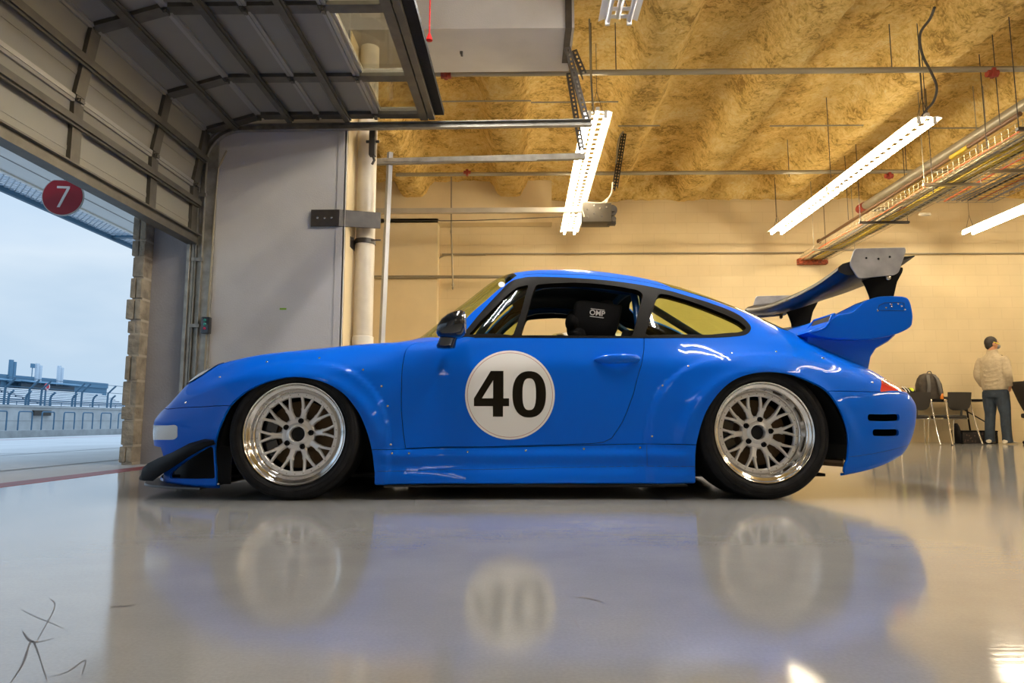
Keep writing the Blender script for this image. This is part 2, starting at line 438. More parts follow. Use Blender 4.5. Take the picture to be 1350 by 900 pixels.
doorpx = [(549,452),(541,455),(535.5,461),(532.9,469.8),(529.5,500),(529,541.6),(531.8,571.8),(534.8,590.7),(631,588.8),(744.4,586),(783,584.3),(796,582.5),(807,577),(820,557),(835,519),(845.5,481),(849,458),(848.5,446.5)]
R['dlo'] = [ut(*p) for p in rnd([(609,444.5),(615,435),(638,407.5),(661,383),(668,375.5),(677,369.5),(690,366.2),(702,365.2),(753,366.5),(804,370.3),(843,375.3),(881,383),(907,390.5),(930,397.5),(953,405.5),(970,413),(980,419.5),(987.5,427),(990,433),(987,438.5),(980,442),(962,444),(930,445.2),(848,445.4),(760,445.2),(680,445)], 3)]
R['dw'] = [ut(*p) for p in corner_rnd([(685.5,442),(703,384),(707,375.5),(758,372.5),(807,376.5),(840,382),(848,388),(833.5,443)], 4)]
R['vent'] = [ut(*p) for p in corner_rnd([(618,441.5),(634,423),(650,407.5),(670,388),(683,378.5),(697,375.5),(676.5,441.8)], 3)]
R['qg'] = [ut(*p) for p in corner_rnd([(850,442),(868,387),(880,388.5),(905,395.5),(930,404.5),(957,415.3),(975,424),(985.5,433.5),(975,438),(935,441.2)], 5)]
d0 = uline(doorpx)
R['door'] = d0[:-1]+[ut(849, 444.2), ut(700, 443.8), ut(612, 443.2), ut(606, 446), ut(580, 449.5), ut(560, 450.6)]
# windshield, rear screen
wl = [(9.98, 6.35), (10.2, 6.25), (11.0, 6.22), (11.8, 6.22), (12.0, 6.35), (12.02, 7.0), (12.0, 8.01)]
R['wind'] = [(9.98, 8.01), (9.98, 7.2)]+wl
R['rear'] = [(15.8, 8.01), (15.8, 7.0), (15.85, 6.65), (16.1, 6.42), (18.6, 6.42), (19.05, 6.7), (19.2, 7.2), (19.25, 8.01)]
# front bumper seam, hood, skirt etc.
ub0 = R['archF'][0][0]
seam = uline([(303,534.4),(290,535),(270,536),(252,536.7),(232,538),(222,539)])
us = seam[-1][0]
seam += [(u, t_at_z(u, .437+.0*u, 2, 5.5)) for u in np.linspace(us-.3, 0, 12)]
seam = [s for i, s in enumerate(seam) if i == 0 or s[0] < seam[i-1][0]+1e-6]
R['bumper'] = [(seam[0][0]+.25, seam[0][1]+.02)]+seam+[(-.01, seam[-1][1]), (-.01, -.01), (6.9, -.01), (6.9, 1.0)]
hd = [(u, t_at_y(u, .50)) for u in np.linspace(3.2, 9.2, 16)]
R['hood'] = [(1.6, 8.01), (1.65, 7.3), (2.2, 6.9), (2.8, 6.75)]+hd+[(9.6, 6.75), (9.66, 7.2), (9.66, 8.01)]
sk = uline([(480,594),(493.2,592.6),(535,591.8),(631,590),(744.4,587.3),(850,585),(885,585.4),(915,586),(930,586)])
R['skirt'] = sk+[(16.6, -.01), (8.0, -.01)]
tb = uline([(1085,515.5),(1091,515.3),(1115,515.6),(1140,516),(1158,516.8),(1175,517.5),(1190,518)])
tb = [tb[0]]+[p for p in tb[1:]]
R['rbumper'] = [(18.6, tb[0][1])]+tb+[(u, t_at_z(u, .505, 2.5, 5.8)) for u in np.linspace(max(tb[-1][0]+.3, 22.5), UM, 8)]+[(UM+.01, -.01), (18.6, -.01)]
R['lid'] = [(19.35, 8.01), (19.35, 7.3), (19.4, 6.95)]+[(u, t_at_y(u, .50, 5.8)) for u in np.linspace(19.6, 22.4, 8)]+[(22.8, 7.0), (22.9, 8.01)]
R['signal'] = uline(corner_rnd([(198.5,560.6),(231,559.8),(234,562),(234,576),(230,579.3),(200,579.6)], 2.5))
R['signal'] = [(min(u, 99), t) for u, t in R['signal']]
R['tri'] = uline(corner_rnd([(223,630.5),(224.5,623),(277,588),(281,590),(283.5,630.8)], 4))
R['notch'] = [(-.01, .7), (-.01, 1.98), (3.0, 1.98), (3.6, 1.95), (3.75, 1.6), (3.2, .75)]
R['tail'] = uline(corner_rnd([(1160.5,516.5),(1161,498.5),(1174,496.2),(1186,503),(1197,516.8)], 2))
R['slotA'] = uline(corner_rnd([(1144,545.5),(1186,545.5),(1186,554.6),(1144,554.6)], 4))
R['slotB'] = uline(corner_rnd([(1150.5,565.5),(1185,565.5),(1185,574.6),(1150.5,574.6)], 4))
# ---- one constrained triangulation of the whole side, then split in panels
SU, ST = .15, .19
cverts = []; cedges = []
def add_loop(L, closed=True, step=.05):
    L = [(min(max(a, 0), UM), min(max(b, 0), TM)) for a, b in dens(L, closed, step)]
    base = len(cverts); n = len(L)
    for a, b in L: cverts.append((a*SU, b*ST))
    for i in range(n if closed else n-1): cedges.append((base+i, base+(i+1) % n))
    return L
add_loop([(0, 0), (UM, 0), (UM, TM), (0, TM)], step=.08)
SEAMS = [('door', True), ('bumper', True), ('hood', True), ('skirt', True), ('rbumper', True), ('lid', True)]
GAP = .0016
gap_samples = []
def offset_line(L, closed):
    L = dens(L, closed, .03); A = np.array([(min(max(a, 0), UM), min(max(b, 0), TM)) for a, b in L])
    P, N, du, dt = PN(A[:, 0], A[:, 1])
    if closed: tan = np.roll(P, -1, 0)-np.roll(P, 1, 0)
    else: tan = np.gradient(P, axis=0)
    tan /= np.maximum(np.linalg.norm(tan, axis=1, keepdims=True), 1e-9)
    O = np.cross(N, tan)*GAP
    A11 = (du*du).sum(1); A12 = (du*dt).sum(1); A22 = (dt*dt).sum(1); b1 = (O*du).sum(1); b2 = (O*dt).sum(1); D = A11*A22-A12*A12+1e-12
    o = np.stack([(A22*b1-A12*b2)/D, (A11*b2-A12*b1)/D], 1)
    o = np.clip(o, -.04, .04)
    for k in range(len(P)):
        q = P[(k+1) % len(P)] if (closed or k < len(P)-1) else P[k]
        L_ = np.linalg.norm(q-P[k]); m = max(1, int(L_/.001))
        for s in range(m): gap_samples.append(P[k]+(q-P[k])*s/m)
    return [tuple(r) for r in A+o], [tuple(r) for r in A-o]
for nm, cl_ in SEAMS:
    a, b = offset_line(R[nm], cl_); add_loop(a, cl_, .2); add_loop(b, cl_, .2)
for nm in ('archF', 'archR', 'dlo', 'dw', 'vent', 'qg', 'wind', 'rear', 'signal', 'tri', 'notch', 'tail', 'slotA', 'slotB'):
    add_loop(R[nm], True, .03)
cons = np.array(cverts)
kd = KDTree(len(cons))
for i, c in enumerate(cons): kd.insert((c[0], c[1], 0), i)
kd.balance()
nu_, nt_ = UM*12, TM*12
for i in range(1, nu_):
    for j in range(1, nt_):
        p = (i/nu_*UM*SU, (j+(.25 if i % 2 else -.25))/nt_*TM*ST)
        if kd.find((p[0], p[1], 0))[2] > .006: cverts.append(p)
res = delaunay_2d_cdt([Vector(c) for c in cverts], cedges, [], 0, 1e-6)
V2 = np.array([(v.x/SU, v.y/ST) for v in res[0]]); F2 = np.array([f for f in res[2] if len(f) == 3])
SP, SN, _, _ = PN(V2[:, 0], V2[:, 1])
CEN = V2[F2].mean(1); C3 = SP[F2].mean(1)
# make every triangle face outwards
fn = np.cross(SP[F2[:, 1]]-SP[F2[:, 0]], SP[F2[:, 2]]-SP[F2[:, 0]]); flip = (fn*SN[F2].sum(1)).sum(1) < 0
F2[flip] = F2[flip][:, ::-1]
area = np.linalg.norm(fn, axis=1)
kg = KDTree(len(gap_samples))
for i, c in enumerate(gap_samples): kg.insert(Vector(c), i)
kg.balance()
ingap = np.array([kg.find(Vector(c))[2] < GAP*.97 for c in C3])
lab = np.full(len(F2), 'body_shell', dtype=object)
def setl(nm, poly, keep=None):
    m = inpoly(CEN, poly)
    if keep is not None: m &= keep
    lab[m] = nm
setl('hood', R['hood']); setl('engine_lid', R['lid']); setl('front_bumper', R['bumper']); setl('rear_bumper', R['rbumper'])
setl('side_skirt', R['skirt']); setl('door', R['door'])
ingap &= ~((lab == 'body_shell') & inpoly(CEN, R['dlo']))
setl('window_frame', R['dlo'])
for nm, rg in (('opening', 'dw'), ('vent_glass', 'vent'), ('quarter_glass', 'qg'), ('windshield', 'wind'), ('rear_window', 'rear'), ('void', 'archF'), ('void', 'archR'),
               ('turn_signal', 'signal'), ('void', 'tri'), ('void', 'notch'), ('tail_light', 'tail'), ('void', 'slotA'), ('void', 'slotB')):
    setl(nm, R[rg])
for nm in ('window_frame', 'vent_glass', 'quarter_glass', 'windshield', 'rear_window', 'turn_signal', 'tail_light', 'void', 'opening'):
    ingap &= ~(lab == nm)
ok = (~ingap) & (area > 1e-10)
LINING = (~np.isin(lab, ['opening', 'vent_glass', 'quarter_glass', 'windshield', 'rear_window'])) & (area > 1e-10)
ARCHV = inpoly(CEN, R['archF']) | inpoly(CEN, R['archR']); LINING &= ~ARCHV
LINING &= ~(inpoly(CEN, R['tri']) | inpoly(CEN, R['notch']) | inpoly(CEN, R['slotA']) | inpoly(CEN, R['slotB']))
def panel(name, mask, m, parent, both=True, side=-1, off=0., thick=.012, lip=True):
    """one shell piece from the triangles in mask; both=True welds the mirror half on"""
    F = F2[mask]; used, inv = np.unique(F, return_inverse=True); F = inv.reshape(F.shape)
    P = SP[used]+SN[used]*off; N = SN[used]; n = len(P)
    P = P.copy(); onc = (V2[used][:, 1] > TM-1e-4) | (V2[used][:, 0] < 1e-4) | (V2[used][:, 0] > UM-1e-4)
    P[onc, 1] = 0; N = N.copy(); N[onc, 1] = 0
    halves = []
    if both or side < 0: halves.append((P, N, F))
    if both or side > 0: halves.append((P*np.array([1, -1, 1]), N*np.array([1, -1, 1]), F[:, ::-1]))
    AV = []; AN = []; AF = []
    mp = {}
    for hi, (p, nn, f) in enumerate(halves):
        idx = np.zeros(len(p), int)
        for k in range(len(p)):
            key = None
            if both and onc[k]: key = k
            if key is not None and key in mp: idx[k] = mp[key]; continue
            idx[k] = len(AV); AV.append(p[k]); AN.append(nn[k])
            if key is not None: mp[key] = idx[k]
        for t in f: AF.append(tuple(int(idx[q]) for q in t))
    if lip:
        # returned edge so that the panel has real thickness
        ec = {}
        for t in AF:
            for a, b in ((t[0], t[1]), (t[1], t[2]), (t[2], t[0])):
                k = (a, b) if a < b else (b, a); ec.setdefault(k, []).append((a, b))
        bd = [e[0] for e in ec.values() if len(e) == 1]
        for a, b in bd:
            if len(AV) > 400000: break
            k = len(AV)
            pa, pb = AV[a], AV[b]; qa, qb = pa-AN[a]*thick, pb-AN[b]*thick
            nrm = np.cross(pb-pa, qa-pa); nrm = -nrm/max(np.linalg.norm(nrm), 1e-9)
            nrm = np.cross(pb-pa, AN[a]); nrm = nrm/max(np.linalg.norm(nrm), 1e-9)
            AV += [pa, pb, qb, qa]; AN += [nrm]*4; AF.append((k, k+3, k+2, k+1))
    o = mk(name, AV, AF, m, parent, normals=AN)
    return o
car = empty('race_car', CAR_O, 'wide-bodied blue race coupe with number 40 roundel on its door and tall rear wing', 'car', rz=CAR_RZ)
M_lin = M_inner
pn = {}
for nm, m in (('body_shell', M_blue), ('hood', M_blue), ('engine_lid', M_blue), ('front_bumper', M_blue), ('rear_bumper', M_blue)):
    pn[nm] = panel(nm, ok & (lab == nm), m, car)
doors = []
for sd in (-1, 1):
    doors.append(panel('door', ok & (lab == 'door'), M_blue, car, both=False, side=sd))
    panel('side_skirt', ok & (lab == 'side_skirt'), M_blue, car, both=False, side=sd)
    wf = panel('window_frame', ok & (lab == 'window_frame'), M_trim, car, both=False, side=sd, off=.0015, thick=.03)
    panel('vent_glass', ok & (lab == 'vent_glass'), M_glass, wf, both=False, side=sd, off=-.008, lip=False)
    panel('quarter_glass', ok & (lab == 'quarter_glass'), M_glass, wf, both=False, side=sd, off=-.008, lip=False)
    o = panel('turn_signal', ok & (lab == 'turn_signal'), M_clearlens, car, both=False, side=sd, off=.002); tag(o, 'clear corner lamp lens')
    o = panel('tail_light', ok & (lab == 'tail_light'), M_redlens, car, both=False, side=sd, off=.001); tag(o, 'red tail light lens')
panel('windshield', ok & (lab == 'windshield'), M_glass, car, off=.001, lip=False)
panel('rear_window', ok & (lab == 'rear_window'), M_glass, car, off=.001, lip=False)
panel('cabin_lining', LINING, M_lin, car, off=-.016, lip=False)
def patch(name, loops, m, parent, off=.0008, step=.05, test=None, side=-1):
    """a thin piece lying on the car's surface, bounded by even-odd loops of surface parameters"""
    vs = []; es = []
    for L in loops:
        b = len(vs); n = len(L); vs += [(a*SU, c*ST) for a, c in L]; es += [(b+i, b+(i+1) % n) for i in range(n)]
    A = np.array(vs); lo = A.min(0); hi = A.max(0)
    for x in np.arange(lo[0]+.006, hi[0], .011):
        for y in np.arange(lo[1]+.006, hi[1], .011): vs.append((x, y))
    r = delaunay_2d_cdt([Vector(v) for v in vs], es, [], 0, 1e-6)
    V = np.array([(v.x/SU, v.y/ST) for v in r[0]]); F = np.array([f for f in r[2] if len(f) == 3])
    C = V[F].mean(1); ins = np.zeros(len(F), bool)
    for L in loops: ins ^= inpoly(C, L)
    F = F[ins]; P, N, _, _ = PN(V[:, 0], V[:, 1]); P = P+N*off
    fn = np.cross(P[F[:, 1]]-P[F[:, 0]], P[F[:, 2]]-P[F[:, 0]]); fl = (fn*N[F[:, 0]]).sum(1) < 0; F[fl] = F[fl][:, ::-1]
    used, inv = np.unique(F, return_inverse=True); F = inv.reshape(F.shape)
    return mk(name, P[used], [tuple(int(q) for q in f) for f in F], m, parent, normals=[tuple(q) for q in N[used]])
def circ(cx, cy, rx, ry=None, n=64): ry = ry or rx; return [(cx+rx*math.cos(2*PI*k/n), cy+ry*math.sin(2*PI*k/n)) for k in range(n)]
dr = doors[0]
rc = (672.3, 520.6)
rd = patch('number_roundel', [uline(circ(rc[0], rc[1], 59.2, 58.7))], M_white, dr, .0009); tag(rd, 'white race number disc')
patch('roundel_ring', [uline(circ(rc[0], rc[1], 56.4, 55.9, 96)), uline(circ(rc[0], rc[1], 55.9, 55.4, 96))], M_redline, rd, .0013)
k_ = 140/900
f4 = [(160,482),(302,250),(410,250),(410,482),(457,482),(457,548),(406,548),(406,637),(320,637),(320,548),(160,548)]
f4h = [(227,482),(322,482),(322,330)]
cv = lambda L: uline([(600+a*k_, 450+b*k_) for a, b in L])
def densp(L, s=12):
    o = []
    for i in range(len(L)):
        a = L[i]; b = L[(i+1) % len(L)]; n = max(1, int(math.hypot(a[0]-b[0], a[1]-b[1])/s))
        o += [(a[0]+(b[0]-a[0])*k/n, a[1]+(b[1]-a[1])*k/n) for k in range(n)]
    return o
def sup(cx, cy, rx, ry, e, n=72):
    return [(cx+rx*math.copysign(abs(math.cos(2*PI*k/n))**e, math.cos(2*PI*k/n)), cy+ry*math.copysign(abs(math.sin(2*PI*k/n))**e, math.sin(2*PI*k/n))) for k in range(n)]
patch('numeral_four', [cv(densp(f4)), cv(densp(f4h))], M_numblk, rd, .0017)
patch('numeral_zero', [cv(sup(628, 448, 142, 196, .86)), cv(sup(628, 447, 57, 134, .74))], M_numblk, rd, .0017)
# round sticker and strip on the windshield's upper corner
# rivets of the flares and the skirt
def rivet(px, py, r=.0062):
    u, t = ut(px, py); P, N, _, _ = PN([u], [t]); M = frame_y(Vector(P[0])-Vector(N[0])*.001, N[0], (0, .1, 1))
    b = MB(); b.lathe([(r, 0), (r, .002), (r*.75, .0045), (0, .0055)], M, 12)
    return b
for p in [(539.3,597.5),(616.4,595.6),(693,594),(769.8,591.8),(843.8,589.9),(516.6,597.5)]:
    tag(rivet(*p).build('bolt', M_bolt, car), 'steel button-head bolt')
for p in [(290,497),(352,477),(421,472),(478.6,487.3),(244.7,530.6),(514.8,585.8),(503,509),(511,535),(907.6,482.7),(964.8,465.5),(1023,463.5),(1085,472),(873.6,508.2),(859.6,575),(1150,504),(288,637.5)]:
    rivet(*p).build('bolt', M_bolt, car)
# seam of the skirt lip and of the rear flare: fine dark grooves
def groove(pxs, w=.0011):
    L = dens(uline(pxs), False, .05); A = np.array(L); P, N, _, _ = PN(A[:, 0], A[:, 1])
    b = MB(); b.tube([Vector(p)-Vector(n)*.0002 for p, n in zip(P, N)], w, 6); return b
g = groove([(497.5,621),(600,618.8),(700,617),(800,615),(852,614),(916,614.5)])
g.build('skirt_seam', M_inner, car)
groove([(853.3,613.5),(853,600),(853,586)]).build('skirt_seam', M_inner, car)
groove([(1119,602),(1140,599.5),(1160,596),(1180,591.5),(1200,586)], .0008).build('bumper_seam', M_inner, car)
groove([(690,362.5),(720,361.2),(753,361.5),(804,365.3),(830,368.6),(880,378),(930,392),(970,405.5),(1010,422)], .0018).build('drip_rail', M_inner, car)
groove([(463,452.9),(468,454.6),(480,456),(492,455.5),(503,452.5)], .001).build('cowl_seam', M_inner, car)
# ---- wheels
def make_wheel(lipdepth, width, rt, name='wheel'):
    """axis along -y (outer face), origin at the centre of the outer rim lip plane"""
    E = frame_y((0, 0, 0), (0, -1, 0), (0, 0, 1))      # local z looks to the camera
    w = MB(); rl = .2455; d = -lipdepth
    # spoke face: ring, ten Y spokes, hub
    w.lathe([(.202, d-.004), (.198, d+.002), (.183, d+.002), (.179, d-.002), (.178, d-.016), (.202, d-.016)], E, 96, True)
    dh = d+.012-.022
    w.lathe([(.036, dh-.028), (.036, dh+.004), (.040, dh+.007), (.052, dh+.004), (.056, dh), (.074, dh-.002), (.082, dh-.010), (.082, dh-.035)], E, 64)
    for k in range(10):
        A = Matrix.Rotation(2*PI*k/10+.07, 4, 'Z')
        def sec(r, a, hw, z, th, slant):
            c = Vector((r*math.cos(a), r*math.sin(a), 0)); tn = Vector((-math.sin(a+slant), math.cos(a+slant), 0))
            return [E @ (A @ (c+tn*x+Vector((0, 0, zz)))) for x, zz in ((-hw, z-th), (-hw*.98, z-th*.35), (-hw*.6, z), (hw*.6, z), (hw*.98, z-th*.35), (hw, z-th))]
        w.loft([sec(.070, 0, .019, dh-.004, .022, 0), sec(.092, 0, .0145, dh-.001, .020, 0), (sec(.110, 0, .0145, dh+.005, .018, 0)), sec(.124, 0, .019, dh+.008, .017, 0)])
        for s in (-1, 1):
            w.loft([sec(.112, s*.045, .0095, dh+.005, .018, s*.3), sec(.140, s*.085, .0078, dh+.008, .016, s*.35), sec(.165, s*.125, .0068, dh+.012, .014, s*.4), sec(.186, s*.157, .0070, dh+.016, .014, s*.4)])
    root = w.build(name, M_silver, None, angle=32)
    b = MB()
    b.lathe([(.2455, -.0125), (.2475, -.007), (.2475, -.002), (.244, .001), (.2395, -.001), (.237, -.006), (.236, -.012), (.231, -.016), (.221, -.020), (.216, -.026), (.2125, -.035), (.2075, d+.002), (.203, d-.001), (.203, d-.03), (.2, -width+.02), (.235, -width+.005), (.243, -width)], E, 128)
    b.build('rim_barrel', M_chrome, root, angle=50)
    for k in range(30):
        a = 2*PI*(k+.5)/30; rb = MB()
        rb.lathe([(.0026, 0), (.0026, .0025), (.0012, .0035), (0, .0035)], E @ Matrix.Translation((.1915*math.cos(a), .1915*math.sin(a), d+.002)), 8)
        rb.build('rim_bolt', M_galv, root)
    for k in range(5):
        a = 2*PI*k/5+.1; rb = MB()
        rb.lathe([(.0135, -.004), (.0135, .002), (.0095, .004), (.0095, .016), (.0045, .018), (.0045, .010), (0, .010)], E @ Matrix.Translation((.065*math.cos(a), .065*math.sin(a), dh)), 14)
        tag(rb.build('lug_nut', M_black, root), 'black wheel nut')
    t = MB(); R1 = rt
    t.lathe([(.239, -.014), (.246, -.008), (.2475, -.009), (.252, .001), (.262, .009), (.276, .013), (.290, .012), (.301, .006), (R1-.008, -.003), (R1-.002, -.012), (R1, -.028),
             (R1+.001, -width*.5), (R1, -width+.02), (R1-.002, -width+.006), (R1-.008, -width-.003), (.300, -width-.012), (.276, -width-.018), (.255, -width-.010), (.243, -width+.002)], E, 128)
    for (rr, zz) in ((.268, .0118), (.295, .0100)):
        t.lathe([(rr-.0012, zz-.002), (rr, zz+.0012), (rr+.0012, zz-.002)], E, 96)
    tag(t.build('tyre', M_rubber, root, angle=45), 'black slick tyre')
    h = MB(); h.lathe([(0, dh-.018), (.02, dh-.018), (.035, dh-.020), (.036, dh-.028), (.03, dh-.06)], E, 32); h.build('hub_centre', MATS['dark_lining'], root)
    bd = MB(); bd.lathe([(.06, d-.075), (.165, d-.075), (.165, d-.103), (.06, d-.103)], E, 72, True)
    bd.lathe([(0, d-.05), (.055, d-.05), (.062, d-.055), (.085, d-.075), (.06, d-.103)], E, 48)
    bd.build('brake_disc', mat('disc_dark', (.10, .065, .035, 1), rough=.45, metal=.7), root)
    cp = MB()
    for k in range(6):
        pass
    a0 = math.radians(150); pts = []
    rings = []
    for k in range(9):
        a = a0+math.radians(70)*k/8
        q = .115; Q = .178
        rings.append([E @ Vector((r*math.cos(a), r*math.sin(a), z)) for r, z in ((q, d-.045), (Q, d-.045), (Q+.008, d-.06), (Q+.008, d-.115), (q, d-.115))])
    cp.loft(rings); cp.build('brake_caliper', M_blackgloss, root)
    return root
WX = 2.272
def place_wheel(w, x, y, z, far, camber, steer=0.):
    w.parent = car; w.location = (x, y, z)
    w.rotation_euler = (camber*(1 if not far else -1), 0, (PI if far else 0)+steer)
wf_ = make_wheel(.047, .235, .3135); place_wheel(wf_, 0, -.885, .3125, False, math.radians(-2.0))
wr_ = make_wheel(.078, .300, .3215); place_wheel(wr_, WX, -.895, .3205, False, math.radians(-2.0))
a_ = copy_tree(wf_); place_wheel(a_, 0, .885, .3125, True, math.radians(-2.0))
a_ = copy_tree(wr_); place_wheel(a_, WX, .895, .3205, True, math.radians(-2.0))
# inner wheel wells
for wx, r, z0, wd in ((0.02, .375, .25, .42), (2.285, .40, .26, .46)):
    for s in (-1, 1):
        b = MB(); rings = []
        for yy in (s*.868, s*(.87-wd)):
            rings.append([Vector((wx+r*math.cos(PI*k/24)*1.0, yy, z0+r*math.sin(PI*k/24)*.93)) for k in range(25)])
        b.loft(rings, cap=False, closed=False)
        n = len(rings[1]); b.add(rings[1]+[Vector((wx, s*(.87-wd), z0))], [tuple(range(n+1))])
        b.box((wx-r, s*(.87-wd)-.005, .1), (wx+r, s*(.87-wd)+.005, z0))
        b.build('wheel_well', M_inner, car, fix=False)
# underbody, skid plate
b = MB(); b.box((-.70, -.60, .085), (2.70, .60, .10)); b.box((.42, -.80, .078), (1.86, .80, .088)); b.build('floor_pan', M_inner, car)
b = MB(); b.box((.43, -.855, .058), (1.90, -.60, .066)); b.box((.55, -.62, .030), (1.85, .62, .076), ch=.008); b.build('undertray', mat('undertray_black', (.02, .018, .016, 1), rough=.6), car)
b = MB(); b.tube([(2.55, -.45, .17), (2.72, -.55, .16), (2.80, -.60, .155)], .022, 10); b.build('exhaust_pipe', M_brake, car)
b = MB(); b.tube([(2.6, -.2, .2), (2.9, -.2, .19)], .035, 12); b.build('exhaust_pipe', M_brake, car)
b = MB(); b.box((2.35, -.5, .16), (3.0, .5, .3), ch=.03); b.build('gearbox', M_inner, car)
# brush of suspension arms seen in the gaps
for wx in (0, WX):
    b = MB()
    for s in (-1, 1):
        b.tube([(wx-.12, s*.3, .2), (wx, s*.62, .2)], .015, 8); b.tube([(wx+.12, s*.3, .2), (wx, s*.62, .2)], .015, 8)
    b.build('suspension_arm', M_galv, car)
# ---- splitter, canard, intake
def poly_plate(name, pts, y0, y1, m, parent, bev=.004):
    """side-view polygon (x,z) given thickness from y0 to y1"""
    b = MB(); n = len(pts)
    b.add([Vector((p[0], y0, p[1])) for p in pts]+[Vector((p[0], y1, p[1])) for p in pts],
          [tuple(range(n)), tuple(range(2*n-1, n-1, -1))]+[(i, n+i, n+(i+1) % n, (i+1) % n) for i in range(n)])
    return b.build(name, m, parent, bevel=bev)
b = MB(); rim = []
for q in spline([Vector(p) for p in ((-.47,-.80,0), (-.60,-.755,0), (-.72,-.69,0), (-.83,-.60,0), (-.905,-.46,0), (-.95,-.25,0), (-.965,0,0))], 4): rim.append((q.x, q.y))
rim = rim+[(x, -y) for x, y in rim[::-1][1:]]
b.prism(rim, .040, .052); b.build('splitter', mat('splitter_grey', (.09, .09, .095, 1), rough=.35), car, bevel=.003)
# canard: curved blade sweeping up from the splitter to the arch, standing off the bumper
def canard(side):
    b = MB(); rings = []
    top = [(-.872, .083), (-.845, .128), (-.80, .155), (-.72, .185), (-.62, .218), (-.52, .262), (-.435, .284), (-.385, .280)]
    bot = [(-.868, .077), (-.83, .077), (-.76, .080), (-.69, .115), (-.60, .158), (-.50, .215), (-.42, .255), (-.378, .270)]
    yy = [(.565, .60), (.60, .64), (.64, .69), (.70, .755), (.76, .82), (.81, .865), (.84, .89), (.86, .895)]
    for (tx, tz), (bx, bz), (yi, yo) in zip(top, bot, yy):
        rings.append([Vector((tx, side*yi, tz)), Vector((tx-.004, side*(yi+.010), tz+.004)), Vector(((tx+bx)/2, side*(yo-.004), (tz+bz)/2+.006)), Vector((bx, side*yo, bz)), Vector((bx+.004, side*(yo-.006), bz-.006)), Vector(((tx+bx)/2+.006, side*(yi+.012), (tz+bz)/2-.012))])
    b.loft(rings); return b.build('canard', M_black, car, angle=50)
for s in (-1, 1): canard(s)
# intake behind the bumper opening
b = MB()
for k in range(len(NET[0])): pass
rg = []
for zz in (.062, .27):
    rg.append([Vector((x, y, zz)) for x, y in [(-.60,-.52), (-.72,-.50), (-.755,-.40), (-.78,0), (-.755,.40), (-.72,.50), (-.60,.52)]])
b.loft(rg, cap=False, closed=False); b.build('bumper_duct', M_blue, car, fix=False, angle=60)
for s in (-1, 1):
    b = MB(); b.loft([[Vector((x, s*y, z)) for x, y in [(-.72,.53), (-.66,.60), (-.60,.66), (-.45,.70), (-.36,.70)]] for z in (.06, .30)], cap=False, closed=False)
    b.build('duct_liner', M_inner, car, fix=False)
# headlights: oval lenses lying in the front slope of each fender
def headlight_loop(k):
    c, n_, _, _ = PN([3.95], [5.75]); c = Vector(c[0]); n = Vector(n_[0]); a = Vector((0, 0, 1)); a = (a-n*a.dot(n)).normalized(); w = a.cross(n)
    L = []
    for i in range(40):
        t = 2*PI*i/40; p = c+a*(.105*k*math.cos(t))+w*(.085*k*math.sin(t)); L.append(ut3(p.x, p.y, p.z))
    return L
for sd in (-1, 1):
    hl = patch('headlight', [headlight_loop(1)], M_clearlens, car, .004); tag(hl, 'clear oval headlight glass')
    hr = patch('headlight_rim', [headlight_loop(1.07), headlight_loop(1.0)], M_trim, hl, .005)
    if sd > 0:
        for o in (hl, hr):
            for v in o.data.vertices: v.co.y *= -1
            o.data.flip_normals()
# ---- mirror
def mirror(s):
    mc = cl(594, 431, -.90); b = MB(); rings = []
    x0, x1 = cl(575, 430, -.90).x, cl(613, 430, -.90).x; L = x1-x0
    prof = [(0, .006, -.020), (.06, .030, -.014), (.2, .048, -.004), (.4, .060, .006), (.65, .068, .013), (.85, .068, .018), (.97, .060, .020), (1.0, .050, .020)]
    for f, h, dz in prof:
        rings.append([Vector((x0+f*L+.010*math.cos(2*PI*k/20)*0, s*(.895+.085*(h/.068)*math.cos(2*PI*k/20)), mc.z+dz+h*math.copysign(abs(math.sin(2*PI*k/20))**.9, math.sin(2*PI*k/20)))) for k in range(20)])
    b.loft(rings); o = b.build('door_mirror', M_blackgloss, car, angle=40); tag(o, 'gloss black door mirror')
    b = MB(); rings = []
    for (px, py, rx, ry, y) in ((588, 460, .028, .04, .83), (588, 459, .044, .055, .84), (588, 455, .048, .06, .85), (590, 449, .044, .055, .87), (593, 441, .045, .05, .89)):
        p = cl(px, py, -y); rings.append([Vector((p.x+rx*math.cos(2*PI*k/16), s*(y+ry*.6*math.sin(2*PI*k/16)), p.z)) for k in range(16)])
    b.loft(rings); b.build('mirror_foot', M_blackgloss, o, angle=40)
    b = MB(); b.lathe([(.0, 0), (.052, 0), (.052, .003)], Matrix.Translation((x1+.0005, s*.895, mc.z+.020)) @ Matrix.Rotation(PI/2, 4, 'Y') @ Matrix.Diagonal((.95, 1.35, 1, 1)), 24); b.build('mirror_glass', M_chrome, o)
for s in (-1, 1): mirror(s)
